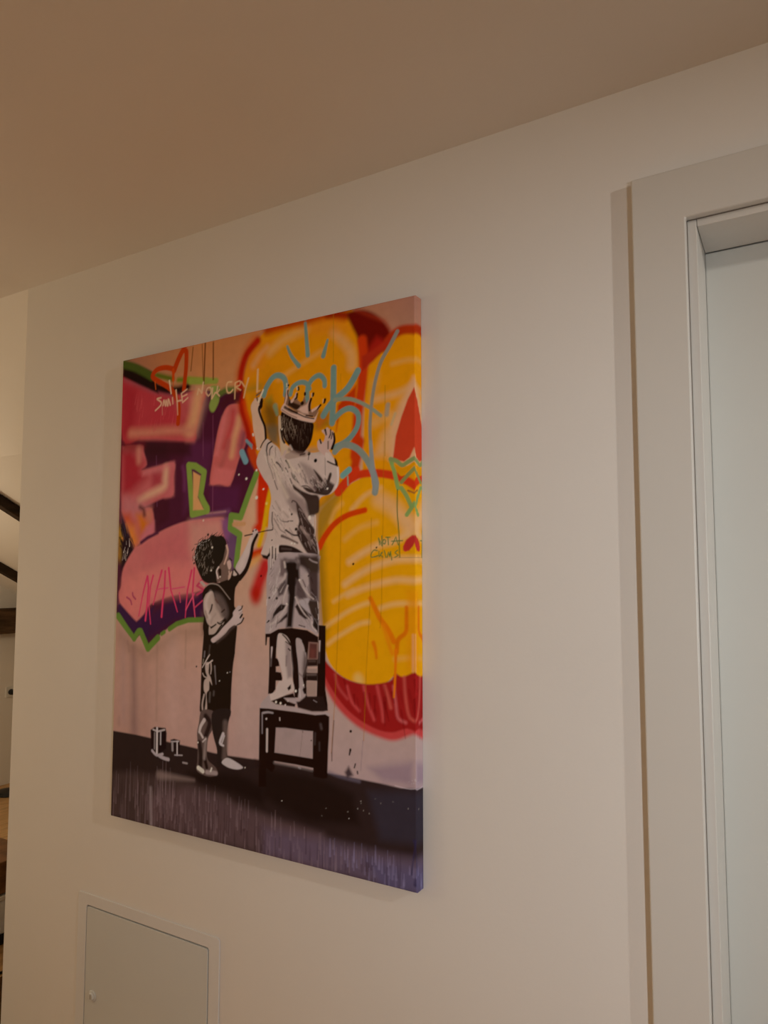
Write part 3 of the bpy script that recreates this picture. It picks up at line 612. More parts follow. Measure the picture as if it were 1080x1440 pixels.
M;211 199 201;4.2;2.7;1.6;1;342.6 409.4 343.9 395.5 342.3 384.3
M;135 130 140;4.6;2.3;1.9;1;355.2 403.2 357.6 382.5 360.4 361.9
L;136 131 142;3.9;3.9;2.0;1;321.6 436.3 320.4 423.6
M;211 199 202;4.6;4.6;1.8;1;322.3 333.9 317 312.5 317.7 298.6
M;112 107 110;3.8;3.8;3.9;1;341.4 339.6 340 318.7
L;112 107 110;3.4;3.4;3.9;1;353.8 343.4 353 335.1
M;88 80 79;3.0;3.0;3.9;1;338.7 451.3 335.4 430
L;165 161 153;2.7;2.7;2.0;1;318.2 417.8 316.5 407.8
M;212 200 202;2.7;2.7;1.6;1;316.1 383.9 321.2 377.2 329 375
L;40 27 19;3.3;3.3;1.6;1;322.5 387.8 323 388.3
L;40 27 19;3.0;3.0;1.6;1;326 379.7 326.5 380.2
L;255 255 255;2.6;2.6;1.5;1;371.2 369.7 371.7 370.2
L;255 255 255;2.6;2.6;1.5;1;395.7 390.4 396.2 390.9
L;187 184 201;1.9;1.9;1.5;1;403.8 392.6 404.3 393.1
Q;112 97 99;1.9;1;315.5 296.1 357.1 295.4 353.3 258.3 339.5 236.1 335.3 210.4 337.6 183.2 363.3 168.3 370.5 153.4 351.2 145.1 325.8 145 302.3 153.3 304 176.6 304 213.6 301.3 241.1 306.5 264.9
M;50 35 36;13.2;13.2;3.9;1;328.7 283.4 341.9 268.6 329.9 237.3
M;50 36 36;13.0;13.0;3.9;1;309.4 218.8 314.9 191.8 314 164
M;43 26 25;9.7;9.7;2.9;1;328 184.2 334.9 164.5
M;159 150 156;7.6;7.6;3.9;1;330 230.4 327.5 204.8 326.4 184
M;223 219 232;9.9;7.0;2.0;1;324.1 273.7 313.2 258.7 308.7 244.3
L;223 219 231;6.1;6.1;2.0;1;312 242.3 320.3 232.8
M;222 218 231;3.5;3.5;2.0;1;330 230.4 320.6 222.5
L;246 252 255;3.8;3.8;1.6;1;304.5 218.7 305 219.2
M;245 251 255;10.6;10.6;2.0;1;307.7 159.7 322.4 153.7
M;181 172 184;10.0;10.0;2.9;1;335.2 153.1 351 154.1 365.2 154.9
L;245 249 255;4.6;4.6;1.9;1;350.8 164.3 347.8 157.1
Q;50 39 39;1.9;1;352.3 297.2 406.8 306.9 401.3 274.6 395.2 244.6 396.4 217.6 400.6 193.4 391 183.2 381.9 173 367.9 171.1 367.1 207.3 357 233.5 350.1 257.9
M;111 99 101;15.4;15.4;5.7;1;392.1 273.7 392.4 228.5 390.8 192.2
M;221 222 241;8.3;5.0;1.9;1;385.8 248.1 376 226.6 387 221.1
L;221 222 241;4.0;4.0;1.9;1;389.6 244 380.8 222.6
Q;220 221 239;1.9;1;382.6 182.1 390.8 191 403 194.8 424.4 189.7 448.7 179.6 433.8 172.7 409.6 172.2 391.1 176.5
L;255 255 255;2.6;2.6;1.5;1;454.6 179.3 455.1 179.8
Q;245 216 199;1.7;1;457.3 1019 463.2 1031.3 474.6 1038.2 485.2 1039.2 493.4 1031.1 487.1 1013 490.4 993.9 498.2 974.2 504.5 954.9 504.8 936.3 490.2 916.7 479.7 914.2 473.3 939.4 466.2 963.6 461.6 997.2
M;255 255 247;3.4;3.4;1.5;1;464.5 954.3 466.4 949.4
M;36 14 8;6.4;6.4;1.5;1;491.3 1033.7 485.5 1020.3 482.7 1008.9 490.5 989.2 501.3 966.9 504.7 938.6
P;36 14 8;1.7;1;488.2 1036.4 495.2 1030.8 493.1 1014.7 485.7 1008.5 483.9 1022.8
M;109 83 69;4.2;4.2;1.5;1;476.1 1039.2 477.8 1026
L;135 106 92;4.3;4.3;1.9;1;474.5 1045.3 489.5 1051.6
L;255 248 232;4.6;4.6;1.5;1;494.8 1055.6 479.3 1027
L;246 216 200;5.2;5.2;1.9;1;470.1 1036.4 480.9 1022
Q;230 217 218;1.6;1;477.7 880.6 481.6 902.1 495.2 922.6 507.4 937.7 522.7 927.6 542 914 553 898 571.8 887.9 605.9 889.2 626.5 895.8 641.8 893.4 657 894.1 681.9 897 699.3 875.1 711.6 853.8 712.9 833.6 709.4 813.7 692.4 798.6 665.3 792 654.4 772.8 647 750.4 650.6 706.6 657.7 687.3 659.6 661.3 640.4 652.9 587.6 662.3 548 670 521.7 657.8 495.8 667.2 497.9 679.9 505.9 696.2 512.6 717.8 515.7 743.2 517.7 766.8 523.1 797.6 514.7 826.1 496.4 848.9
P;232 213 213;1.8;1;547 943.5 550 917.5 549 894.1 558.5 884.8 571.7 890 582.2 901.8 574.1 913.1 563.4 920.5 555.1 942.7
M;180 156 134;4.0;4.0;2.8;1;550 919.6 550.2 906.8 558.3 899.7
Q;178 163 166;7.1;0.9;606 874.5 631.9 864.1 647.2 852.6 667.5 832.7 675 815.9 662.7 800.3 642.6 805.6 627 835.5 616.6 854.9
Q;176 161 165;7.2;0.9;551 840.8 569.9 822.6 601.7 797.7 627.6 775.6 627.8 759.9 591.7 761.6 573.1 780.4 556.8 810.8
P;173 157 160;7.1;0.9;577.1 794.6 617.2 792.3 630.8 745.8 604.4 754 586.2 783.3
Q;109 92 95;4.4;1;637.2 834.8 647.4 827.9 660.2 808.6 667.7 804.1 647.6 805.3 634.8 822.6
Q;67 52 48;2.1;1;643.4 856 662.4 839.2 673.7 824.1 676.3 815.8 687.2 843.5 693.3 841 687.3 823.2 684.9 813.2 699.6 817.3 692.4 802.6 677.7 795.4 647.7 801.2 627.3 806.5 614.4 817.7 629.8 814.6 652.7 807 647.4 834.1 657.6 817 670.1 814.1 657.5 833.4
P;79 65 64;4.3;1;677.4 832 699.6 818.3 685 799 667.7 800
M;178 162 165;3.0;4.9;3.5;0.8;674.9 832.2 665.1 814.5
Q;68 52 50;2.2;1;580.7 853.4 590.7 846.4 597.4 835.5 604 826.7 593.5 833.6 585.5 840.5
Q;68 52 49;2.7;1;585.7 825.8 598.9 816.6 617.1 807.1 637.6 799.7 655.3 796.7 660.4 784.1 658.1 758.6 640.5 759.4 632.7 773.3 619.8 790.4 601.6 806 588.5 815.1
M;201 185 187;3.6;2.2;3.5;0.8;621.9 833.8 637.4 818.3 647.6 807.4
L;48 32 30;2.6;2.6;1.4;1;646.6 774.6 653 770.2
M;35 19 14;3.8;2.8;1.7;1;537 880.2 546.6 873 555.6 858.5
M;36 20 16;3.3;3.3;1.7;1;504.6 938.6 495.1 929.1 489.1 919.3
M;36 20 15;3.7;3.7;1.7;1;521.3 929.9 510.4 924.4 507.1 908.5 509.4 899.7
M;36 20 15;3.2;2.2;1.7;1;524.2 918.8 517.5 911.9 516.3 899.1
M;134 118 117;2.1;2.1;1.9;0.9;509.4 899.7 512.5 880 520.9 864.3 528.9 842.3
M;180 163 160;2.2;2.2;1.9;1;533.8 914.7 534.2 891.1
M;111 94 94;2.5;2.5;1.9;1;532.2 837.8 536.4 826.9 541.2 817
M;35 19 14;4.3;4.3;1.6;1;565.2 882.1 572 873.1 575.2 865.4
M;87 70 70;2.4;2.4;1.8;1;564.1 865.2 570.9 855.2
M;86 70 70;2.5;2.5;1.8;1;577.7 838.9 583.1 828.1
M;86 70 69;2.3;2.3;1.8;1;619.4 834 627.1 825.1
M;86 69 69;2.5;2.5;1.8;1;611.8 819.9 627.2 818.9 642.6 807.7
M;110 93 92;2.3;2.3;1.8;0.8;600.9 870.8 611.4 855.3
M;253 243 232;6.0;3.2;5.4;0.7;569.1 886 577.3 868.4 595.9 854.4 608.8 859.7
M;254 244 234;9.0;7.5;7.4;0.6;523.2 892 545.7 841.1 570.3 797.3
M;218 204 205;5.5;3.2;3.6;0.7;608.8 859.7 616.8 836.2 642.5 818
L;106 92 94;1.5;1.5;1.7;0.7;675.1 879.2 676.2 823.9
M;86 70 69;2.1;2.1;1.6;1;630.4 889.2 629.2 878.9
L;18 5 5;8.3;8.3;1.4;1;630.3 892.3 630.8 892.8
L;18 5 5;8.2;8.2;1.4;1;648.8 874.8 649.3 875.3
L;255 255 255;4.5;4.5;1.4;1;681.8 809.7 682.3 810.2
L;255 255 255;4.5;4.5;1.5;1;465.2 951.8 465.7 952.3
L;255 255 255;4.0;4.0;1.5;1;478.5 917.6 479 918.1
L;255 255 255;4.0;4.0;1.5;1;477.9 866.5 478.4 867
L;255 255 223;3.4;3.4;1.5;1;498.2 819.7 498.7 820.2
L;255 247 224;6.4;6.4;2.8;1;478.2 801.4 478.7 801.9
L;255 245 135;5.3;5.3;2.8;1;509 785.8 509.5 786.3
R;255 250 248;26,22.1,2.9,-62,14,0.6;487.2 901.6 536.6 910.2 569.5 860.6 627.2 818.9 569.9 822.6 526.7 842.5
R;157 142 144;30,21.9,2.6,-60,16,0.6;517.7 899 569.3 873.3 627 835.5 622.3 794.4 570.1 810 526.8 833.9
R;86 69 68;16,17.5,2.8,-55,16,0.7;606.3 853.6 682.3 831.7 682.5 803.2 627.3 806.5
R;251 243 245;14,15.7,2.4,-60,20,0.6;621.9 835.9 682.3 839.8 677.5 811.6 642.5 809.7
M;178 160 145;8.3;8.3;8.8;0.7;629 899.7 646.8 900.2 662 895.7
Q;199 180 176;2.7;1;559.7 897.4 571.5 910.2 600.5 904.4 626.4 899.9 624 887.7 605.9 886.7 582.4 884.9 566.5 885.2
Q;229 202 200;1.6;1;667 942.5 675 942.8 680.3 946.6 688.3 940.3 697.6 934.9 701.1 919.3 696.4 902.2 686 894.4 683.4 882.8 675.4 883.5 656.5 899.3 654.2 917.2 661.8 920.9 669.8 914.6 675.1 928.4 667 938.1
M;35 11 5;5.1;3.1;1.4;1;675 941.7 678.3 930.3
M;35 11 5;3.2;3.2;1.4;1;689.6 940.1 689.7 931.4 685.8 923
M;34 11 5;2.7;2.7;1.4;1;694.9 934.1 691.6 920.2
M;34 11 5;5.3;6.8;1.4;1;698.4 930.5 700.3 915 693.8 898.1
M;35 12 5;4.1;4.1;1.4;1;660.9 921 664 913
L;132 108 94;3.7;3.7;1.7;1;683.2 914.4 683.3 899.1
Q;240 227 227;1.7;1;677 891.3 686.9 886.3 699.3 873.1 701.8 862.7 682.1 870.4 675.8 881.2
M;41 23 10;3.2;3.2;1.6;1;682.1 870.4 692 865.5 704.2 860.5
Q;34 11 5;1.5;1;700.5 877 707.8 868.3 709.6 856 703 862.6
M;250 244 253;4.9;2.9;1.7;1;709.1 854 710.5 829.7 704.5 812
Q;39 19 13;1.8;1;550.8 996.1 563.8 992.3 595.2 977.3 639.7 963.3 641.8 940.7 636 919 625.2 904.4 610.1 893.4 590.5 900.8 573.3 915.9 558.8 933.3 549.9 952.5 548.1 978
M;232 213 192;7.2;11.0;1.9;1;545.1 985.3 546.3 964.4 548.6 945.8 556.1 922.1 567.8 905.1
M;39 19 14;5.4;5.4;1.8;1;549.9 954.8 554.5 933.7 560.4 924
P;232 213 191;2.2;1;545.7 941.5 556.1 922.1 579.1 908.6 576.4 899.8 550.7 894.3 547.5 918.3
R;180 162 148;60,14.7,1.5,-80,8,0.7;550.9 989.2 595.3 972.7 595.8 927.4 573.3 920.5 552.8 949.9
R;133 113 103;40,14.4,1.3,-85,6,0.5;595.3 972.7 639.7 958.8 634.6 923.6 596 909.3
L;255 255 249;3.6;3.6;1.5;1;552.2 955.7 552.7 956.2
M;133 110 107;5.4;5.4;5.4;0.9;574.2 906.8 595.4 897.5 616.2 892.5
M;59 37 31;3.0;3.0;2.7;1;605.9 891.3 618.8 893.3
L;226 206 206;6.4;6.4;1.8;1;559.7 895.3 563.6 903.5
M;225 212 212;4.8;4.8;2.7;0.9;576.7 915 582.1 906
P;157 123 104;1.8;1;557.7 1014.9 560.3 1036.4 566.8 1049.4 571.9 1028 582.1 1015.3 593.1 1035.6 598.1 1017.8 609.4 1009.6 617 1026.8 621.4 1008.1 631 1017.1 637 1016.3 633.9 993.1 644.9 989.5 662.5 999.7 653.7 984 646.4 973.7 617.5 980.4 589.4 996.1
P;62 38 26;2.7;1;572 1023.4 583.5 1015.1 606.1 1005.5 600.6 997.1 589.3 998.4 569.3 1010
Q;242 212 204;1.8;1;549.2 1004.4 556.3 1013.9 560.6 1014.5 578 1000.9 606.3 987.3 623.1 979.7 644.5 972.8 655.3 983.8 652.6 977.4 644.6 962.3 620.4 966.5 595.2 975 572.5 985.6 552.2 997.8
M;87 64 50;6.8;6.8;2.8;1;560.7 1006.4 578 996.3 595.1 989.8
M;42 13 5;2.7;2.7;1.4;1;572.3 1001.6 595.1 988.6 620.3 976.7 643.7 970.6
M;157 124 112;1.8;1.8;1.5;1;552.2 1001.7 572.4 989 595.2 978.4
M;244 213 206;6.4;3.5;1.9;1;567.4 1047 565.6 1031.2 560.6 1013.4
M;243 212 205;2.8;7.4;1.8;1;594 1036.1 589 1025.8 580.6 1017.8
P;242 211 203;3.6;1;597.8 996.3 606.2 1000.9 622.8 1005.7 631.5 1015.9 627 1000.7 628.5 982.5 611.9 986.7
L;241 210 202;3.5;6.4;1.8;1;661.1 998.3 639.5 989
M;43 13 5;3.9;2.2;1.5;1;568.9 1044.5 568.4 1035.4 572.5 1024.5
M;43 13 5;5.6;3.3;1.5;1;596 1032.9 594.7 1025.1 589.1 1021.3
L;56 33 21;8.2;8.2;2.7;1;583.5 1009.4 594.9 1002.3
L;42 19 5;9.1;9.1;1.8;1;610.3 1009.5 610.8 1010
M;42 12 5;5.6;5.6;1.4;1;635.9 1016.4 631.1 1004.7 631.2 991.1
M;42 12 5;5.3;2.7;1.4;1;661.9 999.1 653.1 990.8
M;42 12 5;3.1;3.1;1.4;1;621.7 979.9 639.6 976.3
L;43 13 5;4.6;4.6;1.5;1;570.2 1056.3 570.7 1056.8
L;42 13 5;6.0;6.0;1.5;1;598.9 1046.9 599.5 1042.7
L;42 13 5;6.1;6.1;1.4;1;618.1 1031.6 618.1 1028.9
L;42 12 5;6.2;6.2;1.4;1;641.6 1027.6 640 1023.3
L;42 12 5;6.6;6.6;1.4;1;674 1010 671.8 1004.5
L;255 245 221;2.8;2.8;1.5;1;565.2 1061.2 565.9 1054.2
L;255 244 219;2.7;2.7;1.5;1;595 1050.2 596.2 1043.2
L;253 223 188;2.2;2.2;1.4;1;636.9 1028.7 637 1021.5
L;252 222 187;2.2;2.2;1.4;1;669.6 1011 668.6 1004.5
Q;72 55 53;2.6;1;596.3 782.8 608.6 771.5 622 753.2 633.1 738.7 648.4 720.6 651.1 703.1 657.7 678.6 655.4 654.5 640.3 660.7 625 672.3 609.5 693.7 598.1 717 604.5 739.8 599.9 757.7
P;74 59 55;5.3;1;621.7 788.6 658.5 790.1 656.6 762.2 648.1 752.1 630.8 751.1
M;201 185 188;3.8;1.9;2.7;1;604.2 768.2 615.4 758.8
M;184 166 166;6.5;3.8;3.5;1;610.2 727.2 618 718.1 631.2 708.9
M;155 140 141;5.4;5.4;5.3;1;631.2 707.2 640 689.5
M;49 33 31;3.8;2.7;1.8;1;566.7 722.4 587.1 711.1 604.9 707.9 618.2 693.5 635.8 675.6
M;107 90 89;6.2;3.6;2.7;1;555.5 709.3 573.7 703.4 600.6 692.1
M;154 139 141;2.0;2.0;1.8;1;531.9 749.8 541.4 736.8 550.7 723.8 564.5 716.2
M;133 120 123;2.3;2.3;1.8;1;542.2 756.6 555 743.5 573.2 741
M;86 70 69;2.8;2.8;1.8;1;583.9 785.2 586.2 788.7 597.4 782.7 604.2 766.4 617.6 756.9
M;179 164 162;2.8;2.8;3.6;0.8;559.3 764.9 573.1 751.7
M;180 165 163;2.9;2.9;3.7;0.8;536 789.6 550.1 768.9
M;86 70 70;1.8;1.8;1.8;1;573.2 742.8 586.7 742.2
L;35 19 13;4.8;4.8;1.6;1;583.2 757.5 583.7 758
L;35 18 13;6.8;6.8;1.8;1;595.8 723.2 596.3 723.7
L;255 255 255;7.0;7.0;1.6;1;633.8 749.2 633.9 746
L;240 234 228;3.9;3.9;1.6;1;642.9 730.9 643.4 731.4
M;87 71 71;2.8;2.8;1.8;1;527.1 764.6 526.2 744.6 528.7 733.6
M;59 38 32;2.8;2.8;1.7;1;528.7 730 527.7 724.6 513.7 723.2
M;240 227 228;3.4;2.1;1.7;1;649.2 752 650.4 731 648.5 706.7
M;217 208 213;3.4;2.5;1.7;1;655.1 689.1 658.4 675.2 659.6 663
Q;49 33 31;2.1;1;547.8 687.1 562.6 688.5 582.9 685.4 600.8 678.9 618.5 668.9 627.3 658.3 609.8 662 587.5 670.3 567.3 671.5 548 671.8
M;110 93 93;2.5;2.5;3.6;0.8;555.9 680.6 583 678.3
L;255 255 255;4.0;4.0;1.8;1;583.9 691.6 584.4 692.1
L;255 255 255;3.6;3.6;1.8;1;592.4 690.5 592.9 691
P;39 25 21;2.2;1;495.8 668.1 512.3 665.2 519.6 672.3 520.2 681.3 522.8 659.6 517.1 655.2 500.6 659.9
L;35 19 14;2.9;2.9;1.5;1;526.2 700.2 526.7 700.7
R;201 184 187;22,21.1,2.8,-60,16,0.6;595.3 772.2 652.7 717 653.1 668.3 618.4 679.4 600.3 722.2
R;156 142 144;26,18.2,2.5,-55,18,0.6;524.6 775.6 586.4 765.4 587.3 694.2 534.9 702.7
R;254 246 247;16,18.2,2.4,-60,18,0.6;524.4 786.5 581.8 772.8 587 715.5 532.3 724.4
Q;201 191 202;1.8;1;515 655.3 522.4 665.2 543.4 669.8 597.2 670.6 659 664.8 660.2 645.8 661.4 617.3 660.8 570.1 662.5 523.2 660 493.4 653.7 489.3 642.9 496.6 627.1 501.5 599.1 503.7 572.7 501.9 552.1 500.4 531.3 489.9 510.6 487.4 512.8 526.8 513.2 564.5 512.1 609 515.4 633.8
P;133 119 126;5.4;1;552 656.6 568.7 656.4 569.1 623.8 560.9 617.3 550.5 617.3
P;85 69 72;7.0;1;597.3 659.2 659 664.8 660.8 563.8 638.3 563.4 634.1 588.7 629.8 623.7 613.6 649.4
P;38 24 20;5.3;1;566.7 649.9 581.1 653 593.3 652 605.6 646.2 607.9 612.5 598 594.8 596.3 569.1 592.5 546.6 588 503 570.6 502.3 574.2 543 576.9 575.3 569.4 601.1 571.1 623.8 565.8 636.8
M;132 122 128;4.0;4.0;5.3;1;597.3 656 601.5 646.3 601.6 636.6
M;241 236 239;4.1;4.1;3.6;1;563.6 649.9 565.8 638.5
P;106 92 98;5.3;1;597.8 612.5 610 604.5 624.3 582.3 630.4 569.6 606.4 566.1 596.2 575.5
P;107 97 104;3.6;1;544.6 589.5 554.9 601 567.2 610.8 571.5 596.2 561.4 576.7 546.9 571.6
P;49 37 36;2.2;1;554.4 554.7 571 552.6 566 544.4 551.6 537.6 539.1 529.1 529.8 519.1 532.8 532.2 543.1 545.5
P;58 45 45;2.7;1;543.6 509.5 560 524.9 574.3 536.5 574.4 526.9 556 515
P;72 58 54;3.4;1;634.4 565 659.9 563.8 661.2 523.1 648.5 522.7 638.6 538.2 631.5 557
P;58 44 44;2.6;1;601.5 556.4 618.7 547.2 636.7 530.2 638.7 524 622.9 523.5 606.8 532.6 595.5 549.9
M;58 44 44;3.9;3.9;2.1;1;606.6 554.9 626.7 541 638.6 531.9
P;48 36 34;3.4;1;646.5 525.8 660.2 523.1 659.6 495 644.7 508.5
M;217 209 214;5.4;3.3;1.7;1;607 609.3 616.2 594.9 628.3 580.7 646.1 568
P;206 196 204;2.6;1;613.9 617.3 625.8 627.7 630.8 623.7 633 601.4 628.1 593.4 624.1 604.6
M;106 92 95;2.7;2.7;2.1;1;616 609.3 624.1 595
M;217 209 215;4.1;3.3;1.8;1;596.3 570.7 606.6 553.3 618.8 537.7 634.8 523.9
M;218 211 217;4.0;4.0;2.2;1;573.5 596.2 567.6 580 559.6 558.8
M;218 211 218;4.8;4.8;2.2;1;573 554.2 555.8 529.6 537.3 514.4 524.7 507.5
M;219 211 218;5.7;2.7;3.6;1;567 622.2 563 612.4 550.7 602.6
P;200 196 211;2.6;1;606.5 562.9 630.4 569.6 635.3 566.6 630.5 557 638.6 535 626.7 541 610.6 553.4
M;239 232 240;2.6;2.6;1.7;1;642.7 517.8 644.7 506.9 654.6 497.9
M;239 232 240;1.7;1.7;1.4;1;657.5 562.2 659.6 548.1
M;238 232 240;1.6;1.6;1.4;1;659.1 534.8 660.2 523.1
M;242 238 249;1.7;1.7;1.5;1;513.2 564.5 513 551.4
M;255 255 255;3.3;3.3;1.6;1;570.8 555.8 571.3 556.3
M;255 255 255;3.2;3.2;1.8;1;607.6 609.3 608.1 609.8
L;35 19 14;4.5;4.5;1.6;1;520.6 568.3 521.1 568.8
L;35 19 14;5.9;5.9;1.6;1;542.4 567.5 542.9 568
L;34 18 11;3.2;3.2;1.6;1;631.5 618.1 632 618.6
M;35 19 14;4.0;2.2;1.6;1;520.4 516.3 515.1 512.1
M;58 40 40;2.3;2.3;1.7;1;607.1 509.5 623.1 506.1
M;107 94 97;2.3;2.3;1.8;1;542.5 591.1 551 581.4
M;179 171 180;6.2;6.2;5.5;0.6;535.8 612.4 544 633.7
M;128 114 119;2.0;2.0;2.2;1;531.1 646.9 535.2 656.8 541.4 663.3
L;87 71 71;1.9;1.9;1.7;1;524.6 658.5 525 633.8
L;242 238 241;1.3;1.3;1.5;1;529.1 666.7 529.5 642
L;242 238 242;2.1;2.1;1.5;1;523.6 686.7 523.8 638
L;62 46 42;3.2;3.2;1.5;1;528.3 684.8 528.6 659.5
L;242 238 241;2.1;2.1;1.5;1;532.8 688.3 533.8 652.3
L;62 45 42;2.8;2.8;1.5;1;538 681 537.9 655.8
L;242 237 241;1.8;1.8;1.5;1;541.6 688.1 542 659.4
L;242 237 241;1.8;1.8;1.5;1;545.5 688 545.7 670.1
R;242 240 247;24,21.8,2.9,70,22,0.6;516.2 647 560.6 640.1 565.6 568.6 545.8 503.4 514.4 492.4
R;107 97 104;22,18.1,2.7,65,22,0.6;518.6 633.8 569.1 617.3 566.3 520.2 524.8 502.6
R;177 171 183;20,17.4,2.8,-60,22,0.6;605.6 641.4 657.3 633.1 658.4 501.2 611.1 505.7
R;48 32 30;20,17.4,2.8,-60,22,0.6;606 609.3 657.5 617.3 658.4 501.2 611 515.2
P;64 50 48;7.0;1;605.3 665.6 631.6 660 640.4 651.2 658.6 654.4 659.8 633.7 634.1 633.8 605.6 641
P;72 59 54;5.2;1;613.4 663.9 629.5 658.8 657.1 655.3 658.9 626.8 637.7 626.9 625.6 646.1
M;200 190 200;2.3;2.3;2.6;1;634.5 655.6 643.4 650.7 655.3 647.4
M;107 96 103;4.9;4.9;7.2;1;564.5 656.4 581 653.8 597.4 654.4
P;37 17 10;1.5;1;660.8 511.2 679.7 510.7 679.7 374.8 686.1 342 686.2 330.3 656 327.5 658.4 423.7 661 491.6
P;38 18 13;1.6;1;510.4 486.4 525.4 487.8 548.1 498.5 586.2 502.5 630 498.9 660 485.6 660.1 472.9 634.5 473.4 630.6 435.6 629.1 370.7 631.4 354 596.8 349.3 587.2 419.2 564.3 470.1 548.5 469.4 543 455.1 542.2 433.9 550.2 430 552.6 416.2 542.5 414.3 542.7 402.7 557.3 402 561.3 389.7 559.8 384 542.9 383.1 542.1 363.9 533.1 353.5 520.6 351.6 523.1 415.2 522.5 478.9 516.3 478.6 514.3 460.7 510.8 460.5
P;105 65 64;5.1;1;634.5 473.4 659 472.8 658.3 437.2 632.7 435.7
P;131 75 71;6.9;0.8;638.9 459.9 651.7 457.2 649.8 438.4 639.1 439.5
P;48 32 29;2.6;1;628.4 435.5 659.3 437.3 659.4 422.9 628.6 420.1
P;182 164 164;2.6;1;628.6 415 656.3 416.8 656.4 408.3 628.7 407.3
P;48 32 29;2.0;1;628.7 406.5 659.6 407.7 658.6 390.8 628.9 389.4
L;131 117 118;2.7;2.7;3.4;1;630.9 402.3 654.3 404
L;105 88 86;2.4;2.4;3.4;1;634.9 431.6 652 432.6
P;187 167 164;2.6;1;628.9 387.7 656.1 389.7 654.7 358.5 629.2 357.2
Q;229 219 224;1.6;1;547.2 485.2 557.3 489.1 573.1 482.8 583.3 467.5 585.2 439.9 589.5 412.4 588.2 391.6 594.3 376.6 594 364.5 574.7 355.2 550.3 343.6 530 335.8 523 340.4 525.6 350.3 541 358.5 544.3 369.3 552 382.1 562.1 385.4 560.3 400.1 552.6 422.3 544.9 437.6 543.7 456.9
P;178 166 174;5.3;1;568.8 470.4 582.2 464 585.9 439.9 589.9 412.5 588.6 395.1 576.5 390.8 571.7 418.2
M;42 23 12;2.8;4.5;1.6;1;560.7 486.6 570.9 479.2 583.3 465.8
M;42 23 12;2.3;2.3;1.6;1;569.9 471.3 584.5 463.3
M;42 23 12;3.2;3.2;1.6;1;577.9 456 582.4 452.7
M;132 119 124;2.2;2.2;3.5;1;572.5 439.1 571.7 418.2
P;41 23 19;1.8;1;575.6 369.1 585.5 378 586 369.1 579 363.3
Q;199 190 200;1.7;1;598.6 477.8 606.3 480.7 615 475.9 622.8 464.3 626.6 450.7 628.4 435.5 624.3 414.7 618 397.2 622.6 377 627 363.8 625 351.7 615.4 344.1 605.6 347.5 608.6 369.1 607.6 396.4 604.7 427.2 600 454.5
P;105 92 94;6.9;1;621.8 450.5 628.8 438.9 626.6 408 620.2 397.3 617.9 414.3
M;41 23 11;4.3;4.3;1.7;1;617.2 474.3 622.8 464.3 626.1 452.4
M;131 118 123;2.3;2.3;3.5;1;608.2 403.3 618 397.2
P;38 17 11;2.1;1;620.4 373.5 629 374.1 628.7 360.5 622.7 360 618.3 368.2
L;255 255 255;3.1;3.1;1.7;1;620.4 378.6 620.9 379.1
M;222 217 227;3.9;3.9;1.7;1;609.7 369.2 612 352.3
L;255 255 255;5.4;5.4;1.7;1;598.8 364.1 599.3 364.6
M;230 221 233;4.6;2.3;1.8;1;530 456.2 528.5 433.1
M;133 123 130;2.7;2.7;3.6;1;528.5 433.1 527.6 415.5
M;227 216 225;3.8;2.9;1.7;1;663.8 476.5 663.4 454.4
M;108 94 97;2.9;2.9;3.4;1;663.4 452.7 662.5 430.7
Q;200 190 201;1.8;1;498.4 320.7 501.3 330.6 520.6 348.1 524 351.9 530 336.7 545.9 331.1 572.8 329.2 601.4 328.4 631.7 325.2 652.9 323.9 682.1 326.6 691.4 320.1 653 317.2 601.5 319 543.8 319.6 498 317.1
Q;200 190 201;1.7;1;561.5 346.3 579.2 349.6 601.2 349.7 607.8 341.7 603.5 336.2 583.8 339.6
P;38 18 12;2.1;1;530 336.7 550.3 344.5 570.3 352.3 592.3 359.3 597.9 349.4 565.9 346.7 574.9 340.6 599.2 335.9 597 329.7 572.8 330 543.7 330.9
P;48 31 29;2.6;1;601.3 341.2 610 342.8 627.1 355.3 673.6 359.2 686.2 330.3 673.8 326.7 644.4 323.9 605.8 328.8
L;176 166 177;1.5;1.5;1.7;1;648.5 348.7 656.9 345.2
L;255 255 255;5.2;5.2;1.6;1;543.6 335.2 544.1 335.7
L;255 255 255;5.1;5.1;1.6;1;556.5 333.8 557 334.3
L;240 234 244;3.5;3.5;1.6;1;570.1 331 570.6 331.5
L;239 234 243;2.7;2.7;1.6;1;577.6 340.5 578.1 341
P;38 17 11;1.6;1;496.2 317.8 521.1 319.2 543.8 319.1 601.5 318.7 653 317.2 680.1 321.5 690.4 317.5 690.2 286 687.8 242.9 686.2 188.5 674.9 185.3 649.9 186.8 648.7 204 602.8 205.5 541 205.2 542.3 190.7 534.6 179.4 517.4 187.4 518.1 146 496.3 142.9 495.8 202
P;193 177 186;1.7;1;544.4 279.3 571.2 281.4 602 281.2 623.5 281.4 647.4 282.2 647 223.8 602.6 224 541.1 224.1
P;177 165 173;8.7;0.5;566.8 276.1 597.7 276 589.1 258.1 567.1 259
L;229 223 232;5.5;5.0;1.8;1;519 272.7 518.9 224
M;184 180 198;2.3;2.3;2.2;1;504 308 504.7 262.5
M;207 205 222;3.9;2.5;2.7;1;507.4 308.3 521.2 311 534.9 310.6
L;241 236 247;4.0;4.0;1.8;1;516.2 295.5 516.7 296
L;240 235 244;2.3;2.3;1.8;1;554.9 301.6 555.4 296.5
M;131 124 130;4.5;3.4;4.3;0.9;541 201.7 572.2 201.5 602.9 200.5 645.6 198.6
L;182 182 199;2.9;2.9;2.6;1;609.3 200.5 613.7 199.4
L;105 94 99;3.4;3.4;5.0;1;667.8 298.6 669.9 290.5
L;84 74 78;2.5;2.5;3.3;1;665 260 665.1 243.5
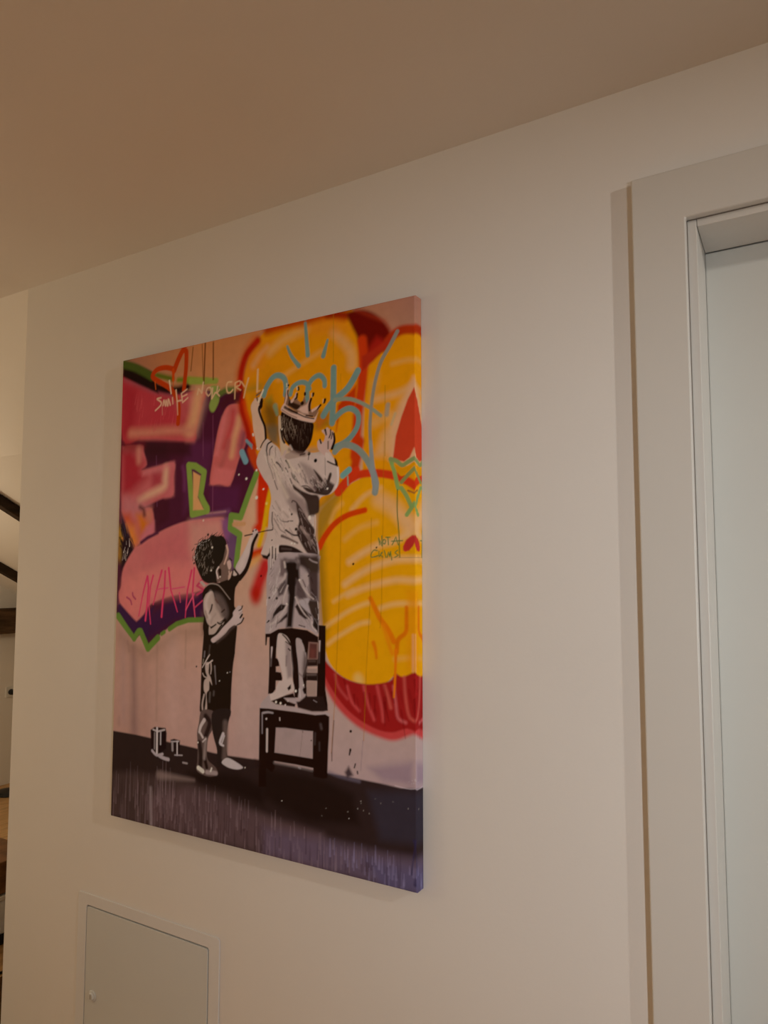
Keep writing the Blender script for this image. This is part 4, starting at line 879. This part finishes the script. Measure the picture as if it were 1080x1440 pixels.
L;81 71 74;3.3;3.3;3.4;1;653.3 278.7 652.4 255.3
L;159 145 150;1.1;1.1;1.4;1;619.3 280.1 617.3 261.3
L;159 145 150;1.1;1.1;1.4;1;617.3 261.3 612.3 225.3
L;34 17 10;2.6;2.6;1.4;1;642.9 261.7 643.4 262.2
L;131 114 112;1.7;1.7;1.4;1;619.3 280.1 620.4 276.8
M;81 60 62;2.0;2.0;1.6;0.8;702.7 310.4 699 260.7 697.6 225.3
P;55 37 37;7.2;1;483.7 200.4 497.7 198.7 495.6 184.5 483.9 189.9
L;255 255 255;6.3;6.3;1.5;1;446.3 848.1 446.8 848.6
L;255 255 255;4.0;4.0;1.6;1;422.6 859.5 423.1 860
L;255 255 255;7.0;7.0;1.9;1;478.3 801 478.8 801.5
L;255 255 255;4.7;4.7;1.9;1;477.2 865.8 477.7 866.3
L;32 5 5;4.5;4.5;1.5;1;495.3 618.1 495.8 618.6
L;255 234 227;5.0;5.0;2.0;1;308.8 754.1 309.3 754.6
L;30 5 5;4.7;4.7;1.3;1;750.6 643.6 751.1 644.1
M;255 255 252;3.8;3.8;1.5;1;499.8 820 500.3 820.5
'''

# ------------------------------------------------------------------ room shell
CEIL = 2.308; XL = -2.038; XR = 2.6; YB = -2.35
# the wall that carries the picture, with the doorway cut out of it and a recess for the hatch
DX0, DX1, DZ1 = -.150, .690, 2.034
WT = .28
bm = bmesh.new()
HX0, HX1, HZ0, HZ1 = -1.674, -1.2336, .14, .549
box(bm, XL, HX0, 0, WT, 0, CEIL)
box(bm, HX0, HX1, 0, WT, HZ1, CEIL); box(bm, HX0, HX1, 0, WT, 0, HZ0); box(bm, HX0, HX1, .06, WT, HZ0, HZ1)
box(bm, HX1, DX0-.002, 0, WT, 0, CEIL)
box(bm, DX0-.002, DX1+.002, 0, WT, DZ1+.002, CEIL)
box(bm, DX1+.002, XR, 0, WT, 0, CEIL)
bmesh.ops.remove_doubles(bm, verts=bm.verts, dist=1e-5)
struct(link('wall_back', bm, M_wall))
struct(boxo('wall_right', (XR, XR+.12, YB-.12, WT, 0, 2.42), M_wall))
struct(boxo('wall_front', (XL, XR, YB-.12, YB, 0, 2.42), M_wall))
# ceiling of the hallway
struct(boxo('ceiling', (XL-.0, XR, YB, WT, CEIL, CEIL+.12), M_ceil))

# attic room beyond the end of the wall: gable wall at its far side, roof falling away to the back
AX = -4.75
AY0, AY1 = -3.4, 2.45
K1 = .5; ZK1 = 1.935; SR = .53
def roof_z(y): return CEIL-(CEIL-ZK1)*y/K1 if y < K1 else ZK1-(y-K1)*SR
struct(boxo('wall_left', (AX-.12, AX, AY0-.12, AY1+.12, 0, 2.42), M_wall))
struct(boxo('wall_attic_front', (AX, XL, AY0-.12, AY0, 0, 2.42), M_wall))
struct(boxo('wall_attic_back', (AX, 1.2, AY1, AY1+.12, 0, roof_z(AY1)+.1), M_wall))
struct(boxo('wall_attic_side', (1.2, 1.32, WT, AY1+.12, 0, 2.42), M_wall))
struct(boxo('wall_attic_return', (XL, XL+.12, AY0-.12, YB-.12, 0, 2.42), M_wall))
struct(boxo('ceiling_attic', (AX, XL, AY0, 0.0, CEIL, CEIL+.12), M_ceil))
bm = bmesh.new()
pf = [(0.0, roof_z(0)), (K1, ZK1), (AY1+.12, roof_z(AY1+.12))]
for (ya, za), (yb, zb) in zip(pf, pf[1:]):
    for xa, xb, yy in ((AX, XL, 0), (XL, 1.2, WT)):
        if yy and ya < yy: ya2, za2 = yy, roof_z(yy)
        else: ya2, za2 = ya, za
        v = [bm.verts.new(p) for p in ((xa, ya2, za2), (xb, ya2, za2), (xb, yb, zb), (xa, yb, zb), (xa, ya2, za2+.12), (xb, ya2, za2+.12), (xb, yb, zb+.12), (xa, yb, zb+.12))]
        for f in ((0, 1, 2, 3), (4, 7, 6, 5), (0, 4, 5, 1), (2, 6, 7, 3), (1, 5, 6, 2), (0, 3, 7, 4)): bm.faces.new([v[i] for i in f])
struct(link('ceiling_slope', bm, M_wall))
# floor: oak planks over a sub floor
struct(boxo('subfloor', (AX-.12, XR+.12, AY0-.12, AY1+.12, -.08, -.0205), M_pine))
fl = struct(empty('floor', (0, 0, 0)))
rng = random.Random(5)
mesh_cache = {}
def plank(L):
    L = round(L, 2)
    if L not in mesh_cache:
        b = bmesh.new(); box(b, -.0945, .0945, -L/2+.001, L/2-.001, -.02, 0)
        bmesh.ops.bevel(b, geom=[e for e in b.edges if all(v.co.z > -.001 for v in e.verts)], offset=.0015, segments=1, affect='EDGES')
        me = bpy.data.meshes.new('plank'); bmesh.ops.recalc_face_normals(b, faces=b.faces); b.to_mesh(me); b.free(); me.materials.append(M_oak)
        mesh_cache[L] = me
    return mesh_cache[L]
x = AX+.095
while x < XR-.05:
    lo, hi = (AY0, AY1) if x < XL-.05 else (YB, -.0)
    y = lo - rng.choice((0, .5, 1.0))
    while y < hi:
        L = rng.choice((1.6, 1.9, 2.2))
        y0, y1 = max(y, lo), min(y+L, hi)
        if y1-y0 > .1:
            o = bpy.data.objects.new('plank', plank(y1-y0)); COL.objects.link(o); o.parent = fl
            o.location = (x, (y0+y1)/2, rng.uniform(-.0004, .0004))
        y += L
    x += .19
b = bmesh.new(); box(b, XL, 1.2, WT, AY1, -.02, 0)
o = link('plank_field', b, M_oak, fl); o['kind'] = 'stuff'
# rafters on the falling roof, running up towards the hallway, and the tie beam on the gable
def rafter(x, w, d, y0=K1+.02, y1=AY1):
    bm = bmesh.new(); c = 1/math.hypot(1, SR); ny, nz = -SR*c, -c
    v = []
    for yy in (y0, y1):
        for dx, dd in ((-w/2, .0008), (w/2, .0008), (w/2, d), (-w/2, d)):
            v.append(bm.verts.new((x+dx, yy+ny*dd, roof_z(yy)+nz*dd)))
    for f in ((0, 1, 2, 3), (4, 7, 6, 5), (0, 4, 5, 1), (1, 5, 6, 2), (2, 6, 7, 3), (3, 7, 4, 0)): bm.faces.new([v[i] for i in f])
    o = link('rafter', bm, M_beam, None, .006)
    return o
for xr, lab in ((-3.36, 'dark rafter nearer to the hallway, higher of the two at the left edge'), (-4.30, 'dark rafter further back, just above the brown tie beam')):
    tag(rafter(xr, .055, .05), lab, 'beam', 'rafters of the attic')
tb = boxo('tie_beam', (AX-.001, AX+.10, AY0, AY1-.02, 1.03, 1.20), M_beam2, None, .008)
tag(tb, 'brown oak tie beam low on the far gable wall', 'beam')

# ------------------------------------------------------------------ door
door = struct(empty('door_1', ((DX0+DX1)/2, 0, 0)))
def dbox(name, dims, m, bevel=.0015, parent=door):
    bm = bmesh.new(); cx = (DX0+DX1)/2
    box(bm, dims[0]-cx, dims[1]-cx, *dims[2:]); return link(name, bm, m, parent, bevel)
CW = .088; CT = .0175; ZT = 2.1245
bm = bmesh.new(); cx = (DX0+DX1)/2
pts_ = [(DX0-CW, 0), (DX0, 0), (DX0, DZ1), (DX1, DZ1), (DX1, 0), (DX1+CW, 0), (DX1+CW, ZT), (DX0-CW, ZT)]
fa = [bm.verts.new((p[0]-cx, -CT, p[1])) for p in pts_]; fb = [bm.verts.new((p[0]-cx, -.0002, p[1])) for p in pts_]
for q in ((0, 1, 2, 7), (7, 2, 3, 6), (3, 4, 5, 6)):
    bm.faces.new([fa[i] for i in q]); bm.faces.new([fb[i] for i in q[::-1]])
for i in range(8):
    j = (i+1) % 8; bm.faces.new((fa[i], fa[j], fb[j], fb[i]))
link('casing', bm, M_frame, door, .0025, 3)
J = .0155      # reveal step of the frame
LD = .138-CT   # depth at which the leaf sits
HD = .138-CT-.0012
fr_ = []
# frame jambs: shallow first step, then the deep face
dbox('jamb', (DX0, DX0+J, .0005, WT, 0, DZ1), M_frame, .0012)
dbox('jamb', (DX1-J, DX1, .0005, WT, 0, DZ1), M_frame, .0012)
dbox('jamb_head', (DX0+J+.0006, DX1-J-.0006, .0005, HD, DZ1-.0135, DZ1), M_frame, .0012)
# dark hairlines where the casings meet the frame
dbox('frame_seal', (DX0+.0000, DX0+.0008, -.0012, .0004, 0, DZ1), M_seal, 0)
dbox('frame_seal', (DX0+.0008, DX1-.0008, -.0012, .0004, DZ1-.0010, DZ1), M_seal, 0)
leaf = dbox('leaf', (DX0+J+.0001, DX1-J-.0001, LD, LD+.042, .006, DZ1-.0142), M_door, .002)
bm = bmesh.new(); cx = (DX0+DX1)/2; hx = DX1-J-.065-cx
cyl(bm, (hx, LD, 1.02), .026, .026, .008, 'Y', 28); cyl(bm, (hx, LD-.008, 1.02), .010, .010, .045, 'Y', 18)
box(bm, hx-.125, hx+.010, LD-.058, LD-.042, 1.010, 1.030)
cyl(bm, (hx, LD, .94), .026, .026, .008, 'Y', 28)
link('door_handle', bm, M_chrome, door, .003)

# ------------------------------------------------------------------ inspection hatch
hc = ((HX0+HX1)/2, 0, (HZ0+HZ1)/2)
hatch = tag(empty('access_hatch', hc), 'grey white metal access hatch with a round latch, low on the wall below the picture', 'hatch')
def rrect(x0, x1, z0, z1, r, n=5):
    p = []
    for cx_, cz_, a0 in ((x1-r, z1-r, 0), (x0+r, z1-r, 90), (x0+r, z0+r, 180), (x1-r, z0+r, 270)):
        for k in range(n+1):
            a = math.radians(a0+90*k/n); p.append((cx_+r*math.cos(a), cz_+r*math.sin(a)))
    return p
def plate(bm, outer, y0, y1, inner=None):
    def ring(p, y): return [bm.verts.new((x-hc[0], y, z-hc[2])) for x, z in p]
    a, b = ring(outer, y0), ring(outer, y1); n = len(outer)
    for k in range(n): bm.faces.new((a[k], a[(k+1) % n], b[(k+1) % n], b[k]))
    if inner is None: bm.faces.new(a); bm.faces.new(b[::-1])
    else:
        c, d = ring(inner, y0), ring(inner, y1)
        for k in range(n):
            q = (k+1) % n
            bm.faces.new((a[k], c[k], c[q], a[q])); bm.faces.new((b[k], b[q], d[q], d[k])); bm.faces.new((c[k], d[k], d[q], c[q]))
FX0, FX1, FZ1, FZ0 = -1.7085, -1.2005, .578, .105
bm = bmesh.new()
plate(bm, rrect(FX0, FX1, FZ0, FZ1, .008), -.0032, -.0004, rrect(HX0, HX1, HZ0, HZ1, .007))
link('hatch_frame', bm, M_hatch_frame, hatch, .0012)
bm = bmesh.new()
plate(bm, rrect(HX0+.0032, HX1-.0028, HZ0+.0022, HZ1-.0034, .006), -.0036, .012)
hd = link('hatch_door', bm, M_metal_paint, hatch, .0008)
bm = bmesh.new(); plate(bm, rrect(HX0+.0001, HX1-.0001, HZ0+.0001, HZ1-.0001, .006), .014, .018)
link('hatch_gap_shade', bm, M_gap, hatch)  # dark sheet behind the door, shade of the gap put into its colour
LXP, LZP = (-1.6397, 0.3263)
bm = bmesh.new(); cyl(bm, (LXP-hc[0], -.0036, LZP-hc[2]), .0145, .0135, .0030, 'Y', 28)
cyl(bm, (LXP-hc[0], -.0066, LZP-hc[2]), .0105, .0085, .0035, 'Y', 28)
lt = link('latch', bm, M_metal_paint, hd, .001)
bm = bmesh.new(); box(bm, LXP-hc[0]-.001, LXP-hc[0]+.001, -.0105, -.0099, LZP-hc[2]-.0055, LZP-hc[2]+.0055)
link('latch_slot', bm, M_seal, hd)

# ------------------------------------------------------------------ canvas print
CX0, CX1, CZ0, CZ1, CD = -1.5587, -0.6681, 0.8047, 1.9991, .028
sheet = paint(PRINT)                       # (NY+1, NX+1, 3) ink colours in linear light
def canvas_print():
    R = .0030                              # rounded wrap of the cloth round the bars
    wid, hei = CX1-CX0, CZ1-CZ0
    # profile of the cloth from the front centre outwards: (inset position s along the sheet, x offset, y offset)
    def prof(total, side_steps=9):
        p = []
        for k in range(4): a = (k+1)/4*PI/2; p.append((R*math.sin(a)-R, R-R*math.cos(a), -k-1))   # corner roll
        for k in range(side_steps): p.append((0.0, R+(CD-R)*(k+1)/side_steps, 0))
        return p
    pr = prof(wid)
    xs = [CX0+R+(wid-2*R)*i/NX for i in range(NX+1)]; zs = [CZ0+R+(hei-2*R)*j/NY for j in range(NY+1)]
    ncol = len(pr)
    # columns and rows of the full net: wrap | front | wrap
    cx = [(CX0-p[0] if False else CX0+R-(R+p[0]), p[1]) for p in pr][::-1]+[(v, 0.0) for v in xs]+[(CX1-R+(R+p[0]), p[1]) for p in pr]
    cz = [(CZ0+R-(R+p[0]), p[1]) for p in pr][::-1]+[(v, 0.0) for v in zs]+[(CZ1-R+(R+p[0]), p[1]) for p in pr]
    # colour indices mirror back into the picture at the folds
    ix = [min(NX, int(round((k+1)*.0028/(wid/NX)))) for k in range(ncol)]
    ci = ix[::-1]+list(range(NX+1))+[NX-k for k in ix]
    iz = [min(NY, int(round((k+1)*.0028/(hei/NY)))) for k in range(ncol)]
    cj = iz[::-1]+list(range(NY+1))+[NY-k for k in iz]
    # the cloth hangs a hair clear of the plaster
    GX, GZ = len(cx), len(cz)
    X = np.array([c[0] for c in cx]); DXo = np.array([c[1] for c in cx]); Z = np.array([c[0] for c in cz]); DZo = np.array([c[1] for c in cz])
    co = np.zeros((GZ, GX, 3), np.float32)
    ox, oz = (CX0+CX1)/2, (CZ0+CZ1)/2
    co[..., 0] = X[None]-ox; co[..., 2] = Z[:, None]-oz
    co[..., 1] = np.minimum(-CD+np.maximum(DXo[None], DZo[:, None]), -.0008)
    me = bpy.data.meshes.new('printed_cloth')
    a = np.arange(GX*GZ).reshape(GZ, GX)
    q = np.stack([a[:-1, :-1], a[:-1, 1:], a[1:, 1:], a[1:, :-1]], -1).reshape(-1, 4)
    me.vertices.add(GX*GZ); me.vertices.foreach_set('co', co.ravel())
    me.loops.add(q.size); me.loops.foreach_set('vertex_index', q.ravel().astype(np.int32))
    me.polygons.add(len(q)); me.polygons.foreach_set('loop_start', np.arange(0, q.size, 4, dtype=np.int32))
    me.polygons.foreach_set('loop_total', np.full(len(q), 4, np.int32))
    me.update(); me.validate()
    me.polygons.foreach_set('use_smooth', np.ones(len(me.polygons), bool))
    col = np.ones((GZ, GX, 4), np.float32)
    col[..., :3] = sheet[np.array(cj)[:, None], np.array(ci)[None, :]]
    at = me.color_attributes.new('ink', 'FLOAT_COLOR', 'POINT'); at.data.foreach_set('color', col.ravel())
    m = bpy.data.materials.new('printed_canvas'); m.use_nodes = True; nt = m.node_tree; b = nt.nodes['Principled BSDF']
    b.inputs['Roughness'].default_value = .62; b.inputs['Specular IOR Level'].default_value = .06
    v = nt.nodes.new('ShaderNodeAttribute'); v.attribute_name = 'ink'
    tc = nt.nodes.new('ShaderNodeTexCoord')
    # woven thread relief of the cloth
    w1 = nt.nodes.new('ShaderNodeTexWave'); w1.bands_direction = 'X'; w1.inputs['Scale'].default_value = 260; w1.inputs['Distortion'].default_value = .6
    w2 = nt.nodes.new('ShaderNodeTexWave'); w2.bands_direction = 'Z'; w2.inputs['Scale'].default_value = 260; w2.inputs['Distortion'].default_value = .6
    ad = nt.nodes.new('ShaderNodeMath'); ad.operation = 'ADD'
    for w, s in ((w1, 0), (w2, 1)):
        nt.links.new(tc.outputs['Object'], w.inputs['Vector']); nt.links.new(w.outputs['Fac'], ad.inputs[s])
    bp = nt.nodes.new('ShaderNodeBump'); bp.inputs['Strength'].default_value = .12; bp.inputs['Distance'].default_value = .0004
    nt.links.new(ad.outputs[0], bp.inputs['Height']); nt.links.new(bp.outputs['Normal'], b.inputs['Normal'])
    nz = nt.nodes.new('ShaderNodeTexNoise'); nz.inputs['Scale'].default_value = 45; nz.inputs['Detail'].default_value = 6
    nt.links.new(tc.outputs['Object'], nz.inputs['Vector'])
    rm = nt.nodes.new('ShaderNodeMapRange'); rm.inputs['To Min'].default_value = .90; rm.inputs['To Max'].default_value = 1.10
    nt.links.new(nz.outputs['Fac'], rm.inputs['Value'])
    mx = nt.nodes.new('ShaderNodeVectorMath'); mx.operation = 'SCALE'
    nt.links.new(v.outputs['Color'], mx.inputs[0]); nt.links.new(rm.outputs['Result'], mx.inputs['Scale'])
    nt.links.new(mx.outputs['Vector'], b.inputs['Base Color'])
    me.materials.append(m)
    root = tag(empty('canvas_print', (ox, 0, oz)),
               'large canvas print of two children painting a graffiti wall, one standing on a chair', 'picture')
    o = bpy.data.objects.new('printed_cloth', me); COL.objects.link(o); o.parent = root
    bw = .012
    for (x0, x1, z0, z1) in ((CX0+.002, CX0+.04, CZ0+.002, CZ1-.002), (CX1-.04, CX1-.002, CZ0+.002, CZ1-.002),
                             (CX0+.04, CX1-.04, CZ0+.002, CZ0+.04), (CX0+.04, CX1-.04, CZ1-.04, CZ1-.002)):
        bm = bmesh.new(); box(bm, x0-ox, x1-ox, -CD+.003, -.0008, z0-oz, z1-oz); link('stretcher_bar', bm, M_pine, root)
    return root
canvas_print()
# ------------------------------------------------------------------ what shows past the end of the wall
# wall socket with a black plug, on the gable wall
sk = tag(empty('wall_socket', (AX, 1.70, .622)), 'white wall socket with a black plug in it, on the far wall', 'socket')
def pbox(name, dims, m, parent, bevel=0.0):
    bm = bmesh.new(); box(bm, *dims); return link(name, bm, m, parent, bevel)
pbox('socket_plate', (.0006, .008, -.035, .035, -.035, .035), M_white, sk, .002)
bm = bmesh.new(); cyl(bm, (.008, 0, 0), .020, .017, .034, 'X', 20); box(bm, .02, .042, -.010, .010, -.012, .012)
link('plug', bm, M_black, sk, .002)
# black castor-footed stand by the far wall: only its foot shows
ft = tag(empty('floor_lamp', (-4.50, 1.50, 0)), 'black foot of a floor lamp by the far wall', 'lamp')
bm = bmesh.new(); cyl(bm, (0, 0, .001), .085, .080, .022, 'Z', 32); cyl(bm, (0, 0, .023), .080, .02, .012, 'Z', 32); link('base', bm, M_black, ft, .003)
ft.location = (-4.52, 1.575, 0)
# rustic coffee table with a thick slab top
tb_ = tag(empty('coffee_table', (-3.02, -.05, 0)), 'low rustic coffee table with a thick brown slab top', 'table')
rng = random.Random(3)
for i in range(4):
    y0 = -.62+.31*i
    pbox('top_board', (-.30, .30, y0+.001, y0+.309, .190, .312), M_rust, tb_, .006)
for sx in (-1, 1):
    for sy in (-1, 1):
        pbox('leg', (sx*.25-.03, sx*.25+.03, sy*.56-.03, sy*.56+.03, .001, .192), M_black, tb_, .004)
# pale storage box with a dark base pushed under the table
bx_ = tag(empty('storage_box', (-2.91, .27, 0)), 'pale blue storage box with a black base under the coffee table', 'box')
pbox('box_body', (-.19, .19, -.19, .19, .036, .166), M_cloth, bx_, .012)
pbox('base', (-.195, .195, -.192, .192, .001, .035), M_black, bx_, .004)
pbox('lid', (-.196, .196, -.194, .194, .1665, .184), M_white, bx_, .004)
# black cable and a dark rug in front of the table
bm = bmesh.new(); path = catmull([(-2.62, -.50), (-2.60, -.10), (-2.545, .20), (-2.50, .42)], False, 8); rings = []
for i, p in enumerate(path):
    q = path[min(i+1, len(path)-1)]-path[max(i-1, 0)]; q = q/np.hypot(*q)
    rings.append([bm.verts.new((p[0]+.0045*math.cos(a_)*q[1], p[1]-.0045*math.cos(a_)*q[0], .0056+.0045*math.sin(a_))) for a_ in [k*PI/4 for k in range(8)]])
for r0, r1 in zip(rings, rings[1:]):
    for k in range(8): bm.faces.new((r0[k], r0[(k+1) % 8], r1[(k+1) % 8], r1[k]))
bm.faces.new(rings[0]); bm.faces.new(rings[-1])
tag(link('cable', bm, M_black, None, 0, 2, True), 'thin black cable lying on the oak floor', 'cable')
M_rug = mat('dark_brown_wool', (.07, .035, .018), .95, .4, 60, .8, 200, .05)
rg = tag(boxo('rug', (-2.49, -2.06, -1.3, .30, .0006, .012), M_rug, None, .004), 'dark brown rug on the floor just past the wall corner', 'rug')
